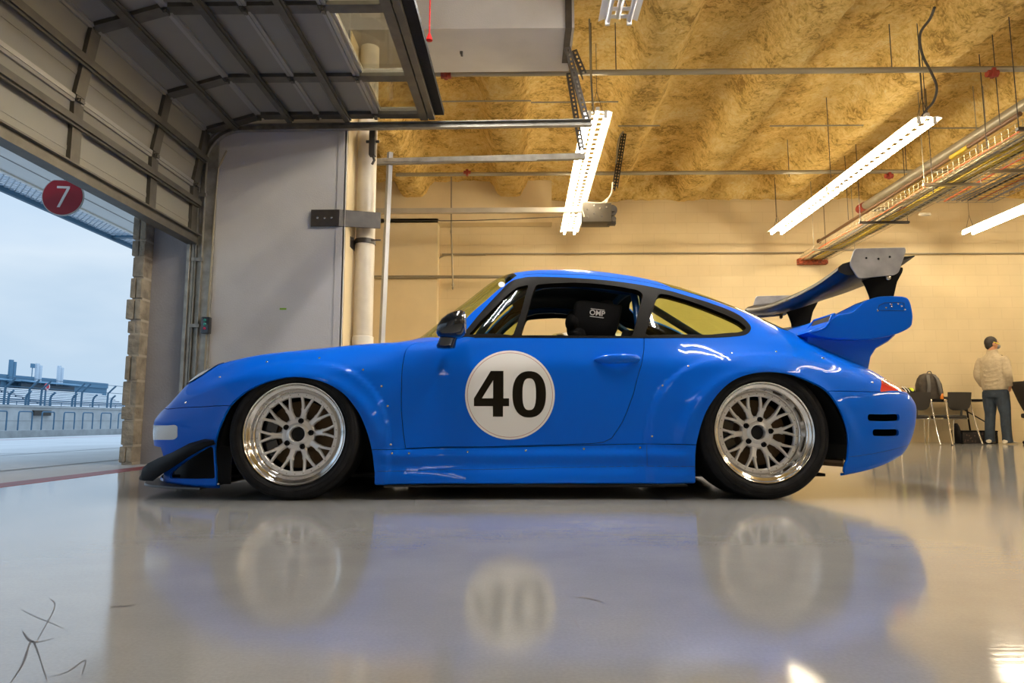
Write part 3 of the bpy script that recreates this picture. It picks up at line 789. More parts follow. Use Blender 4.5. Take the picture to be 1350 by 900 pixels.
# ---- door handle
def handle(side):
    b = MB(); n = 12; rings = []
    P0 = cl(784, 474.5, -.845); P1 = cl(845, 473, -.845)
    for k in range(n+1):
        f = k/n; px = 784+61*f; c = cl(px, 473.8-1.5*f, -.84)
        hh = .025*(math.sin(PI*min(1, f*1.15+.02))**.6 if f < .5 else (1.0-.25*(2*f-1)))*(.55 if k in (0, n) else 1); st = .036*math.sin(PI*f)**.7+.004
        u, t = ut(px, 473.8-1.5*f); yb = -Psurf([u], [t])[0][1]
        yo = -yb+.0+st
        rings.append([Vector((c.x, side*(yo-.008+.010*math.cos(2*PI*j/12)), c.z+hh*math.sin(2*PI*j/12))) for j in range(12)])
    b.loft(rings); b.build('door_handle', M_blue, doors[0] if side < 0 else doors[1], angle=50)
    hb = MB(); c = cl(841, 472.5, -.845); u, t = ut(838, 472.5); yb = Psurf([u], [t])[0][1]
    hb.lathe([(.0075, 0), (.0075, .004), (.005, .005), (0, .005)], frame_y((cl(838, 472.5, -yb).x, side*(yb+.012), c.z), (0, side, 0)), 14); hb.build('door_lock', M_chrome, doors[0] if side < 0 else doors[1])
handle(-1); handle(1)
u_, t_ = ut(813, 470)
# recess behind the handle grip
# ---- tail spoiler (ducted engine lid) and rear wing
def tail():
    # side silhouettes at stations across the width
    def prof(y, fr):
        # closed outline in (x,z): intake lip, crest, tail, underside
        a = abs(y)
        dz = -.07*max(0, 1-a/.55)**1.2      # lower in the middle
        return [(2.60+fr, .835), (2.70+fr, .872), (2.748, .915), (2.785, .938), (2.84, .943), (2.885+0, .975+dz*.6), (2.92, 1.004+dz), (2.965, 1.022+dz), (3.02, 1.034+dz), (3.10, 1.036+dz), (3.150, 1.030+dz), (3.172, 1.006+dz*.8), (3.182, .945), (3.180, .905), (3.165, .868), (3.10, .835), (3.02, .812), (2.93, .800), (2.82, .800), (2.70, .808)]
    b = MB(); rings = []
    ys = [(-.676, .93), (-.6755, .955), (-.672, .98), (-.664, .995), (-.64, 1.0), (-.56, 1), (-.4, 1), (-.2, 1), (0, 1), (.2, 1), (.4, 1), (.56, 1), (.64, 1), (.664, .995), (.672, .98), (.6755, .955), (.676, .93)]
    for i, (y, sc) in enumerate(ys):
        pr = prof(y, 0); cx = 2.93; cz = .915
        rings.append([Vector((cx+(x-cx)*(sc if sc < 1 else 1), y, cz+(z-cz)*(sc if sc < 1 else 1))) for x, z in pr])
    rings = [spline(rg, 3, True) for rg in rings]
    b.loft(rings)
    return b
TS = tail().build('tail_spoiler', M_blue, car, angle=75)
# intake mouth: raised collar with a dark throat at the front near corner of each side
for s in (-1, 1):
    b = MB(); y0, y1 = s*.668, s*.42
    lip = [(2.635, .838), (2.665, .846), (2.700, .862), (2.725, .890), (2.742, .925), (2.757, .936)]
    pl = [Vector((x, s*.676, z)) for x, z in lip]+[Vector((2.757, s*.44, .936)), Vector((2.70, s*.40, .845)), Vector((2.64, s*.44, .835))]
    b.tube(pl, .006, 8, closed=True); b.build('intake_lip', M_blue, TS)
    b = MB(); b.add([Vector((2.715, s*.655, .855)), Vector((2.756, s*.655, .928)), Vector((2.756, s*.45, .928)), Vector((2.715, s*.45, .855))], [(0, 1, 2, 3)])
    b.v = [v+Vector((-.006, 0, .002)) for v in b.v]
    b.build('intake_throat', M_inner, TS, fix=False)
# pedestal between deck and spoiler
b = MB(); rg = []
for z, xa, xb, w in ((.835, 2.63, 3.13, .63), (.80, 2.63, 3.09, .625), (.765, 2.62, 3.03, .615), (.72, 2.60, 3.00, .61), (.66, 2.60, 2.99, .60), (.60, 2.62, 3.00, .58)):
    L = []
    for x, y in ((xa, -w), ((xa+xb)/2, -w), (xb-.03, -w), (xb, -w+.05), (xb, 0), (xb, w-.05), (xb-.03, w), ((xa+xb)/2, w), (xa, w), (xa, 0)): L.append(Vector((x, y, z)))
    rg.append(L)
b.loft(rg); b.build('spoiler_base', M_blue, TS, angle=60)
# recessed panel with rivets on the spoiler side
b = MB()
P_ = [cl(x, y, -.676) for x, y in ((1157,409), (1159,402.5), (1166,399), (1185,398.5), (1192,399.5), (1192,409.5))]
b.tube([Vector((p.x, -.6765, p.z)) for p in P_], .0013, 6, closed=True); b.build('access_seam', M_inner, TS)
for x, y in ((1157,409.5), (1168,405.5), (1175.5,404), (1184,400.5), (1188.5,403.5), (1193,408), (1175,401.2)):
    p = cl(x, y, -.676); b = MB(); b.lathe([(.005, 0), (.005, .002), (.003, .0045), (0, .005)], frame_y((p.x, -.676, p.z), (0, -1, 0)), 10); b.build('rivet', M_bolt, TS)
# rear wing
WG = MB(); rings = []
NW = 24
for i in range(NW+1):
    f = i/NW*2-1; y = f*.69; e = abs(f)
    drop = -.012*(1-e**2)
    xl, zl = 2.78, 1.118+.05*e**2.5; xt, zt = 3.200, 1.190+.058*e**2.5
    ch = Vector((xt-xl, 0, zt-zl)); c = ch.length; ux = ch.normalized(); un = Vector((-ux.z, 0, ux.x))
    pr = [(0, 0, 0), (.02, .018), (.08, .030), (.22, .036), (.45, .028), (.75, .012), (1.0, .003), (1.0, -.002), (.75, -.016), (.5, -.034), (.28, -.046), (.1, -.034), (.02, -.014)]
    rings.append([Vector((xl, y, zl))+ux*(q[0]*c)+un*q[1] for q in pr])
WG.loft(rings); wing = WG.build('rear_wing', M_carbon, car, angle=50); tag(wing, 'black carbon wing blade')
for s in (-1, 1):
    pts = corner_rnd([(1119.5,349),(1126,327.6),(1193,326.2),(1194,331),(1184.5,359),(1179,362.6),(1131,367.4)], 5)
    pl = [(cl(a, b_, -.695).x, cl(a, b_, -.695).z) for a, b_ in pts]
    o = poly_plate('wing_endplate', pl, s*.692, s*.700, M_alu, wing, bev=.002); tag(o, 'bare aluminium end plate')
    for a, b_ in ((1142, 340), (1158, 341), (1173, 338.5)):
        p = cl(a, b_, -.70); b = MB(); b.lathe([(.0055, 0), (.0055, .002), (.003, .003), (0, .003)], frame_y((p.x, s*.700, p.z), (0, s, 0)), 12); b.build('screw', M_black, o)
    up = corner_rnd([(1133,364),(1190,352),(1189.5,358),(1182,372),(1177.5,392),(1177,412),(1148,412),(1146.5,392),(1141,378)], 3)
    pl = [(cl(a, b_, -.51).x, cl(a, b_, -.51).z) for a, b_ in up]
    pl = [(x, z) for x, z in pl]
    o = poly_plate('wing_upright', pl, s*.504, s*.516, M_black, wing, bev=.002)
    p = cl(1171.5, 366, -.695); b = MB(); b.lathe([(.012, 0), (.012, .006), (.006, .010), (0, .010)], frame_y((p.x, s*.69, p.z), (0, s, 0)), 14); b.box((p.x-.012, s*.688-.003, p.z-.002), (p.x+.012, s*.688+.003, p.z+.03)); b.build('endplate_bracket', M_bolt, wing)
# ---- interior
def shell_seat(y):
    b = MB(); rings = []
    # side profile along the backrest, lofted in width
    st = [(1.52, .30, .23, .10), (1.56, .42, .25, .11), (1.63, .58, .25, .10), (1.69, .74, .24, .09), (1.74, .86, .22, .09)]
    for x, z, w, th in st:
        rings.append([Vector((x-th, y-w, z)), Vector((x-th*.2, y-w*.8, z)), Vector((x-.01, y, z)), Vector((x-th*.2, y+w*.8, z)), Vector((x-th, y+w, z)), Vector((x+.03, y+w*.95, z)), Vector((x+.04, y, z)), Vector((x+.03, y-w*.95, z))])
    b.loft(rings)
    b.box((1.05, y-.24, .20), (1.55, y+.24, .32), ch=.04)
    s = b.build('race_seat', M_fabric, car, angle=50)
    # headrest with side wings
    hp = lambda a, c, yy: cl(a, c, yy)
    out = [(759,398),(764,395.8),(772,395.6),(800,399.5),(818,402.2),(820,406),(816,428),(808,446),(796,452),(775,446),(762,436),(756,425),(757,405)]
    L = spline([Vector((hp(a, c, y-.19).x, 0, hp(a, c, y-.19).z)) for a, c in out], 3, True)
    b = MB(); n = len(L)
    c0 = sum(L, Vector())/n
    for (y0, y1) in ((y-.20, y-.13), (y+.13, y+.20)):
        rings = []
        for yy, k in ((y0, .90), (y0+.008, .98), (y0+.02, 1), (y1-.02, 1), (y1-.008, .98), (y1, .9)):
            rings.append([Vector((c0.x+(p.x-c0.x)*k, yy, c0.z+(p.z-c0.z)*k)) for p in L])
        b.loft(rings)
    b.box((c0.x+.03, y-.18, c0.z-.14), (c0.x+.11, y+.18, c0.z+.10), ch=.03)
    # lower bolster lobe
    q = hp(752, 422, y-.19)
    b.ball((q.x+.02, y-.15, q.z-.01), (.045, .06, .055)); b.ball((q.x+.05, y-.15, q.z-.08), (.06, .06, .07))
    h = b.build('headrest', M_fabric, s, angle=50)
    return s, h, hp
s1, h1, hp = shell_seat(-.36)
sA, hA, _ = shell_seat(.36)
p = hp(787.8, 412.3, -.36-.215)
M = Matrix.Translation((p.x, -.36-.2015, p.z)) @ Matrix.Rotation(PI/2, 4, 'X') @ Matrix.Rotation(math.radians(-7), 4, 'Z')
tm = text_mesh('OMP', .040, 'seat_logo', mat('logo_white', (.75, .75, .75, 1), rough=.6), M, h1)
b = MB()
for dz in (-.021, .021): b.box((-.038, dz-.0018, 0), (.038, dz+.0018, .0012), M)
b.build('logo_bar', MATS['logo_white'], h1)
# roll cage
b = MB(); r = .021
b.tube(spline([(1.70, -.69, .25), (1.72, -.66, .76), (1.73, -.55, 1.00), (1.73, -.42, 1.10), (1.73, 0, 1.13), (1.73, .42, 1.10), (1.73, .55, 1.00), (1.72, .66, .76), (1.70, .69, .25)], 5), r, 12)
for s in (-1, 1):
    b.tube([(1.74, s*.44, 1.07), (2.36, s*.50, .66)], r, 12)
    b.tube(spline([(1.72, s*.46, 1.09), (1.35, s*.455, 1.135), (1.13, s*.47, 1.09), (.92, s*.555, .90), (.76, s*.64, .6)], 4), r, 12)
    b.tube([(1.72, s*.66, .62), (2.5, s*.40, .40)], r, 12)
b.tube([(1.73, .42, 1.05), (1.74, -.60, .45)], r*.8, 12)
b.tube([(1.74, -.62, .78), (1.74, .62, .78)], r*.8, 12)
cg = b.build('roll_cage', mat('cage_blue', (0.0, .03, .11, 1), rough=.4, coat=.2, spec=.2), car)
b = MB(); b.box((.62, -.66, .55), (.98, .66, .80), ch=.05); b.box((.75, -.5, .78), (.95, -.2, .84), ch=.02); b.build('dashboard', M_fabric, car)
b = MB(); Ms = Matrix.Translation((1.10, -.36, .66)) @ Matrix.Rotation(math.radians(-70), 4, 'Y')
b.tube([Ms @ Vector((.165*math.cos(2*PI*k/32), .165*math.sin(2*PI*k/32), 0)) for k in range(32)], .014, 10, closed=True)
for k in range(3): b.tube([Ms @ Vector((0, 0, -.01)), Ms @ Vector((.16*math.cos(k*2.09+.5), .16*math.sin(k*2.09+.5), 0))], .010, 8)
b.tube([Ms @ Vector((0, 0, -.01)), Ms @ Vector((0, 0, -.2))], .02, 10); b.build('steering_wheel', M_fabric, car)
b = MB(); b.box((2.0, -.62, .60), (2.45, .62, .66), ch=.02); b.box((1.80, -.6, .2), (1.84, .6, .62)); b.build('rear_shelf', M_inner, car)

# sticker on the windshield corner
P_ = uline(circ(661.5, 375.5, 4.3, 3.6, 24))
try: patch('round_sticker', [P_], M_white, car, .003)
except Exception as ex: print('sticker', ex)
b = MB()
# ================================================================ THE GARAGE
def node_mat(name, rough=.6, metal=0., coat=0.):
    m = bpy.data.materials.new(name); m.use_nodes = True; nt = m.node_tree; b = nt.nodes['Principled BSDF']
    b.inputs['Roughness'].default_value = rough; b.inputs['Metallic'].default_value = metal; b.inputs['Coat Weight'].default_value = coat
    tc = nt.nodes.new('ShaderNodeTexCoord'); return m, nt, b, tc
def N_(nt, t, **k):
    n = nt.nodes.new(t)
    for a, v in k.items():
        if hasattr(n, a): setattr(n, a, v)
        else: n.inputs[a.replace('_', ' ')].default_value = v
    return n
def ramp(nt, src, stops):
    r = nt.nodes.new('ShaderNodeValToRGB'); e = r.color_ramp.elements
    e[0].position, e[0].color = stops[0]; e[1].position, e[1].color = stops[-1]
    for p, c in stops[1:-1]:
        q = e.new(p); q.color = c
    nt.links.new(src, r.inputs[0]); return r
# painted blocks
M_block, nt, b, tc = node_mat('painted_blocks', .55)
mp = N_(nt, 'ShaderNodeMapping'); mp.inputs['Rotation'].default_value = (PI/2, 0, 0)
nt.links.new(tc.outputs['Object'], mp.inputs[0])
br = N_(nt, 'ShaderNodeTexBrick', Scale=1.0, Mortar_Size=.0035, Mortar_Smooth=.3, Brick_Width=.40, Row_Height=.20, Color1=(.66, .53, .31, 1), Color2=(.65, .52, .30, 1), Mortar=(.575, .45, .26, 1))
nt.links.new(mp.outputs[0], br.inputs[0])
n = N_(nt, 'ShaderNodeTexNoise', Scale=1.3, Detail=5.); nt.links.new(tc.outputs['Object'], n.inputs[0])
mr = N_(nt, 'ShaderNodeMapRange', From_Min=.3, From_Max=.7, To_Min=.93, To_Max=1.05); nt.links.new(n.outputs[0], mr.inputs[0])
mx = N_(nt, 'ShaderNodeMix', data_type='RGBA', blend_type='MULTIPLY'); mx.inputs[0].default_value = 1
nt.links.new(br.outputs[0], mx.inputs[6]); nt.links.new(mr.outputs[0], mx.inputs[7]); nt.links.new(mx.outputs[2], b.inputs[0])
bp = N_(nt, 'ShaderNodeBump', Strength=.35, Distance=.01); bp.invert = True; nt.links.new(br.outputs[1], bp.inputs['Height']); nt.links.new(bp.outputs[0], b.inputs['Normal'])
M_wallp = mat('cream_wall_paint', (.72, .59, .36, 1), rough=.6, noise=(2, .05), bump=(60, .05))
M_pier = mat('pale_grey_plaster', (.50, .48, .455, 1), rough=.7, noise=(3, .06), bump=(90, .12))
M_conc = mat('grey_concrete', (.30, .285, .29, 1), rough=.8, noise=(4, .1), bump=(50, .2))
M_dark = mat('dark_steel', (.035, .028, .022, 1), rough=.5, noise=(15, .3))
M_pvc = mat('cream_pvc', (.62, .56, .44, 1), rough=.35, noise=(6, .1))
M_steelp = mat('conduit_steel', (.33, .29, .21, 1), rough=.4, metal=.5)
# floor: sealed concrete, slightly streaked and glossy
M_floor, nt, b, tc = node_mat('sealed_concrete', .2)
n1 = N_(nt, 'ShaderNodeTexNoise', Scale=1.1, Detail=8., Roughness=.6); nt.links.new(tc.outputs['Object'], n1.inputs[0])
r1 = ramp(nt, n1.outputs[0], [(.3, (.225, .228, .23, 1)), (.5, (.275, .277, .275, 1)), (.7, (.325, .326, .32, 1))])
mp = N_(nt, 'ShaderNodeMapping'); mp.inputs['Scale'].default_value = (1.2, 26, 1); nt.links.new(tc.outputs['Object'], mp.inputs[0])
n2 = N_(nt, 'ShaderNodeTexNoise', Scale=3.0, Detail=6.); nt.links.new(mp.outputs[0], n2.inputs[0])
n3 = N_(nt, 'ShaderNodeTexNoise', Scale=160., Detail=3.); nt.links.new(tc.outputs['Object'], n3.inputs[0])
mx = N_(nt, 'ShaderNodeMix', data_type='RGBA', blend_type='MULTIPLY'); mx.inputs[0].default_value = 1
mr = N_(nt, 'ShaderNodeMapRange', From_Min=.3, From_Max=.7, To_Min=.94, To_Max=1.05); nt.links.new(n3.outputs[0], mr.inputs[0])
nt.links.new(r1.outputs[0], mx.inputs[6]); nt.links.new(mr.outputs[0], mx.inputs[7]); nt.links.new(mx.outputs[2], b.inputs[0])
mr2 = N_(nt, 'ShaderNodeMapRange', From_Min=.3, From_Max=.7, To_Min=.07, To_Max=.12); nt.links.new(n2.outputs[0], mr2.inputs[0]); nt.links.new(mr2.outputs[0], b.inputs['Roughness'])
bp = N_(nt, 'ShaderNodeBump', Strength=.05, Distance=.003); nt.links.new(n2.outputs[0], bp.inputs['Height']); nt.links.new(bp.outputs[0], b.inputs['Normal'])
b.inputs['Specular IOR Level'].default_value = 1.0
# sprayed foam
M_foam, nt, b, tc = node_mat('sprayed_foam', .85)
n1 = N_(nt, 'ShaderNodeTexNoise', Scale=2.2, Detail=9., Roughness=.62, Distortion=.6); nt.links.new(tc.outputs['Object'], n1.inputs[0])
n2 = N_(nt, 'ShaderNodeTexNoise', Scale=15., Detail=7., Roughness=.65, Distortion=1.2); nt.links.new(tc.outputs['Object'], n2.inputs[0])
mm = N_(nt, 'ShaderNodeMath', operation='ADD'); nt.links.new(n1.outputs[0], mm.inputs[0]); nt.links.new(n2.outputs[0], mm.inputs[1])
mh = N_(nt, 'ShaderNodeMath', operation='MULTIPLY'); mh.inputs[1].default_value = .5; nt.links.new(mm.outputs[0], mh.inputs[0])
r1 = ramp(nt, mh.outputs[0], [(.40, (.40, .23, .04, 1)), (.47, (.76, .50, .13, 1)), (.54, (.90, .65, .22, 1)), (.64, (.96, .77, .36, 1))])
nt.links.new(r1.outputs[0], b.inputs[0])
bp = N_(nt, 'ShaderNodeBump', Strength=1.0, Distance=.06); nt.links.new(n2.outputs[0], bp.inputs['Height']); nt.links.new(bp.outputs[0], b.inputs['Normal'])
def struct(o): return tag(o, kind='structure')
def boxo(name, a, b_, m, parent=None, bevel=0.): return MB().box(a, b_).build(name, m, parent, bevel=bevel)
XD = -2.97; XR = 14.0; YB = -9.0; YF = 12.3; ZC = 4.78
struct(boxo('floor', (XD, YB-.2, -.12), (XR+.2, YF+.2, 0), M_floor))
struct(boxo('wall_back', (-3.4, YF, 0), (XR, YF+.25, 5.2), M_block))
struct(boxo('wall_right', (XR, YB, 0), (XR+.2, YF+.25, 5.2), M_wallp))
struct(boxo('wall_front', (-3.4, YB-.2, 0), (XR+.2, YB, 5.2), M_wallp))
# ceiling: foam covered double tees
RIBS = [-2.0, -.26, 1.55, 3.05, 4.75, 6.4, 8.1, 9.8, 11.5, 13.2]
def ceil_z(x, y):
    z = 4.78
    for r in RIBS:
        d = abs(x-r); k = max(0, min(1, (.40-d)/.24)); z = min(z, 4.78-.36*k*k*(3-2*k))
    k = max(0, min(1, (y-11.95)/.25)); z = min(z, 4.78-.34*k)
    n = math.sin(x*7.1+y*2.3)*math.sin(y*5.7-x*1.9)*.018+math.sin(x*17+y*11)*math.sin(y*19-x*5)*.010+(random.random()-.5)*.022
    return z+n
b = MB(); nx, ny = 240, 262; vs = []; x0, y0 = -3.05, -6.0; x1 = XR+.05; y1 = 12.34
for i in range(nx+1):
    for j in range(ny+1):
        x = x0+(x1-x0)*i/nx; y = y0+(y1-y0)*j/ny; vs.append(Vector((x, y, ceil_z(x, y))))
fs = [(i*(ny+1)+j, i*(ny+1)+j+1, (i+1)*(ny+1)+j+1, (i+1)*(ny+1)+j) for i in range(nx) for j in range(ny)]
struct(mk('ceiling', vs, fs, M_foam, angle=0))
struct(boxo('ceiling_slab', (-3.4, YB-.2, 4.95), (XR+.2, YF+.25, 5.15), M_conc))
struct(boxo('ceiling_front', (-3.4, YB-.2, 4.6), (XR+.2, -5.9, 4.95), M_wallp))
# piers between the bays, with the boxed beam over each
for k, (ya, yb) in enumerate(((-.6, .2), (6.0, 6.75), (12.0, 12.29))):
    struct(boxo('wall_pier', (XD+.16, ya, 0), (-1.64 if k < 2 else -1.55, yb, 4.02), M_pier if k < 2 else M_wallp))
    # inner return of the pier: warm lamp light put in as cream colour
    if k == 1: struct(boxo('trim_pier', (-1.66, ya+.012, 0), (-1.612, yb+.01, 4.02), M_wallp, bevel=.004))
    struct(boxo('ceiling_beam', (XD, ya, 4.02 if k < 2 else 3.94), (.478 if k < 2 else .51, yb+(.05 if k < 2 else 0), 4.9), M_pier if k < 2 else M_wallp))
    struct(boxo('wall_jamb', (-3.36, ya, 0), (XD+.02, yb, 4.95), M_conc))
b = MB(); b.box((-1.70, 5.992, 0), (-1.625, 6.0, 4.02)); b.box((-1.636, 5.992, 0), (-1.62, 6.06, 4.02)); struct(b.build('trim_corner', M_pier))
# wall over the doors, the closed neighbour bay
struct(boxo('wall_lintel', (-3.36, YB, 3.25), (XD-.06, YF, 4.95), M_conc))
struct(boxo('wall_left', (-3.1, 6.7, 0), (XD-.02, 12.05, 3.3), M_wallp))
# rough stone cladding outside, its edge seen beyond the jamb
M_stone = mat('rough_limestone', (.30, .255, .19, 1), rough=.9, noise=(9, .35), bump=(22, 1.0))
M_mortar = mat('mortar', (.42, .36, .28, 1), rough=.95)
for nm_, ya, yb in (('a', 5.86, 6.9), ('b', -.75, .3)):
    b = MB(); z = .02
    rs = random.Random(3)
    while z < 3.9:
        h = rs.choice([.12, .15, .19, .22]); y = ya
        first = True
        while y < yb-.02:
            w = rs.choice([.22, .3, .4]); w = min(w, yb-y)
            j = rs.uniform(-.018, .018) if first else 0
            x_split = rs.random() < .45 and first
            bx = [(-3.475+rs.uniform(-.014, .014), -3.42), (-3.412, -3.362)] if x_split else [(-3.475+rs.uniform(-.016, .016), -3.362)]
            for xa, xb in bx: b.box((xa, y+j, z), (xb, y+w-.012, z+h-.013), ch=.011)
            y += w; first = False
        z += h
    o = b.build('wall_stone', M_stone, angle=40); struct(o)
    struct(boxo('wall_mortar', (-3.455, ya+.02, 0), (-3.364, yb, 4.3), M_mortar))
# door jamb steelwork at the far pier
def channel(b, x, y, z0, z1, w, d, t=.004, flip=1):
    b.box((x, y, z0), (x+w, y+t, z1)); b.box((x, y-d*flip if flip > 0 else y, z0), (x+t, y, z1)); b.box((x+w-t, y-d, z0), (x+w, y, z1))
b = MB()
b.box((-3.02, 5.93, 0), (-2.99, 5.99, 2.9)); b.box((-2.985, 5.95, 0), (-2.96, 5.99, 3.0)); b.box((-2.94, 5.97, 0), (-2.80, 5.995, 3.05))
struct(b.build('trim_jamb', M_galv, bevel=.002))
# ---- sectional door, half rolled up
def door_path(s):
    if s < .79: return Vector((XD, 0, 1.97+s)), Vector((1, 0, 0))
    if s < 1.387:
        a = (s-.79)/.38; return Vector((-2.59-.38*math.cos(a), 0, 2.76+.38*math.sin(a))), Vector((math.cos(a), 0, -math.sin(a)))
    return Vector((-2.59+(s-1.387), 0, 3.14)), Vector((0, 0, -1))
gd = empty('sectional_door', (XD, 3.5, 1.97), 'large sectional overhead door half rolled up on curved tracks, last section clear', 'garage door')
gi = Matrix.Translation((-XD, -3.5, -1.97))
DY0, DY1 = .30, 5.925
M_doorpanel = mat('door_panel_grey', (.22, .205, .165, 1), rough=.55, noise=(2, .04), bump=(200, .05))
M_doorsteel = mat('door_steel', (.11, .10, .08, 1), rough=.45, metal=.5, noise=(10, .2))
M_lite = mat('door_joint_grey', (.32, .30, .26, 1), rough=.4, metal=.3)
JS = [0, .515, 1.05, 1.58, 2.11, 2.64, 3.17]
STY = [5.88, 5.2, 4.26, 3.3, 2.35, 1.4, .42]
def pbox(b, p, u, n, a0, a1, h0, h1, y0, y1):
    """box in the frame of the door: along u from a0 to a1, off the sheet along n from h0 to h1"""
    vs = [p+u*a+n*h+Vector((0, y, 0)) for y in (y0, y1) for h in (h0, h1) for a in (a0, a1)]
    b.add([gi @ v for v in vs], [(0, 1, 3, 2), (4, 6, 7, 5), (0, 4, 5, 1), (2, 3, 7, 6), (0, 2, 6, 4), (1, 5, 7, 3)])
for i in range(6):
    p0, _ = door_path(JS[i]); p1, _ = door_path(JS[i+1]); u = (p1-p0).normalized(); L = (p1-p0).length
    n = Vector((u.z, 0, -u.x)); glz = i == 5
    b = MB()
    if not glz:
        pbox(b, p0, u, n, .004, L-.004, -.045, 0, DY0, DY1)
        pbox(b, p0, u, n, L*.30, L*.36, 0, .003, DY0, DY1)
        sec = b.build('door_section', M_doorpanel, gd)
    else:
        for a0, a1 in ((.004, .05), (L-.05, L-.004)): pbox(b, p0, u, n, a0, a1, -.045, 0, DY0, DY1)
        for y in STY: pbox(b, p0, u, n, .004, L-.004, -.044, -.002, max(DY0, y-.035), min(DY1, y+.035))
        sec = b.build('door_section', M_lite, gd); g = MB(); pbox(g, p0, u, n, .05, L-.05, -.026, -.020, DY0, DY1); g.build('door_glazing', M_poly, sec)
    b = MB(); pbox(b, p0, u, n, .0, .028, 0, .018, DY0, DY1); pbox(b, p0, u, n, L-.03, L-.006, 0, .016, DY0, DY1); b.build('section_rail', M_lite, sec)
    # horizontal stiffening strut
    if not glz:
        a = (.35 if i == 0 else .46*L+.02); a = min(a, L-.1)
        b = MB(); pbox(b, p0, u, n, a-.022, a+.022, .045, .066, DY0, DY1); pbox(b, p0, u, n, a-.037, a-.020, .03, .048, DY0, DY1); pbox(b, p0, u, n, a+.020, a+.037, .03, .048, DY0, DY1); b.build('strut', M_doorsteel, sec)
    for y in STY:
        if glz and y not in (STY[0], STY[1], STY[2]): continue
        b = MB(); pbox(b, p0, u, n, .03, L-.03, 0, .030, max(DY0, y-.05), min(DY1, y+.045)); b.build('stile', M_doorsteel, sec)
        # hinge over the joint below
        if i > 0:
            b = MB(); pbox(b, p0, u, n, -.055, .075, .016, .024, y-.028, y+.028); pbox(b, p0, u, n, -.012, .014, .02, .052, y-.020, y+.020); 
            q0 = gi @ (p0+n*.038+Vector((0, y-.034, 0))); q1 = gi @ (p0+n*.038+Vector((0, y+.034, 0))); b.tube([q0, q1], .009, 8)
            b.build('hinge', M_doorsteel, sec)
# bottom rail and seal, leading edge and its black rubber
b = MB(); p0, n = door_path(0); pbox(b, p0, Vector((0, 0, 1)), n, -.02, .05, -.05, .05, DY0, DY1); pbox(b, p0, Vector((0, 0, 1)), n, .05, .062, 0, .08, DY0, DY1); b.build('bottom_rail', M_doorsteel, gd)
b = MB(); p0, n = door_path(3.17); pbox(b, p0, Vector((1, 0, 0)), n, -.05, .0, -.05, .045, DY0, DY1); b.build('top_rail', M_doorsteel, gd)
b = MB(); pbox(b, p0, Vector((1, 0, 0)), n, .0, .085, -.05, .0, DY0, DY1); b.build('rubber_seal', M_rubber, gd)
# strut on the last rail
b = MB(); pbox(b, p0, Vector((1, 0, 0)), n, -.13, -.06, .0, .05, DY0, DY1); b.build('strut', M_doorsteel, gd)
# tracks
def track(y, sgn, xe, zend, label, curved=True):
    t = empty('door_track', (XD, y, 0), label, 'door track', 'steel door tracks')
    b = MB(); pts = []
    if curved:
        pts = [Vector((XD+.05, 0, .02)), Vector((XD+.05, 0, 1.5))]
        for k in range(13):
            a = PI/2*k/12; pts.append(Vector((-2.59-.33*math.cos(a), 0, 2.72+.33*math.sin(a))))
    else: pts.append(Vector((-2.6, 0, 3.05)))
    pts.append(Vector((xe, 0, zend)))
    rings = []
    for i, p in enumerate(pts):
        a = pts[max(0, i-1)]; c = pts[min(len(pts)-1, i+1)]; u = (c-a).normalized(); n = Vector((u.z, 0, -u.x))
        rings.append([p+n*q-Vector((XD, 0, 0))+Vector((0, sgn*w, 0)) for q, w in ((-.030, 0), (.030, 0), (.030, -.05), (.024, -.05), (.024, -.006), (-.024, -.006), (-.024, -.05), (-.030, -.05))])
    b.loft(rings); b.build('rail', M_galv, t, angle=30)
    if curved:
        b = MB(); b.box((.0, -.01, .5), (.045, .004, 2.95)); b.build('wall_angle', M_galv, t)
        for z in (.6, 1.2, 1.8, 2.4):
            b = MB(); b.box((-.01, -.05, z), (.09, .006, z+.03)); b.build('bracket', M_galv, t)
    b = MB(); b.box((1.2 if curved else 1.5, sgn*.006, 3.06), (xe-XD-(.28 if curved else .5), sgn*.012, 3.10)); b.build('top_angle', M_galv, t)
    return t
track(5.992, 1, .62, 3.075, 'galvanised curved door track along the front face of the grey pier')
track(6.84, -1, .64, 3.115, 'straight galvanised door track just behind the grey pier, running to a hanger', curved=False)
track(.24, -1, .62, 3.07, 'galvanised curved door track beside the near pier')
# perforated hanger irons from the boxed beam to the track ends
def perf(name, p0, p1, w, m, parent=None, off=(0, -1, 0)):
    """perforated angle iron: flange built with real square holes"""
    p0 = Vector(p0); p1 = Vector(p1); L = (p1-p0).length; u = (p1-p0)/L; o = Vector(off); s = u.cross(o).normalized(); b = MB(); pitch = .045; n = int(L/pitch)
    for k in range(n):
        a = k*pitch
        for (a0, a1, w0, w1) in ((a, a+pitch*.45, -w/2, w/2), (a+pitch*.45, a+pitch, -w/2, -w*.17), (a+pitch*.45, a+pitch, w*.17, w/2)):
            vs = [p0+u*aa+s*ww+o*hh for hh in (0, .004) for aa, ww in ((a0, w0), (a1, w0), (a1, w1), (a0, w1))]
            b.add(vs, [(0, 1, 2, 3), (7, 6, 5, 4), (0, 4, 5, 1), (1, 5, 6, 2), (2, 6, 7, 3), (3, 7, 4, 0)])
    vs = [p0+u*aa+s*ww+o*hh for hh in (0, -w*.8) for aa, ww in ((0, w/2), (L, w/2), (L, w/2-.004), (0, w/2-.004))]
    b.add(vs, [(0, 1, 2, 3), (7, 6, 5, 4), (0, 4, 5, 1), (1, 5, 6, 2), (2, 6, 7, 3), (3, 7, 4, 0)])
    return b.build(name, m, parent)
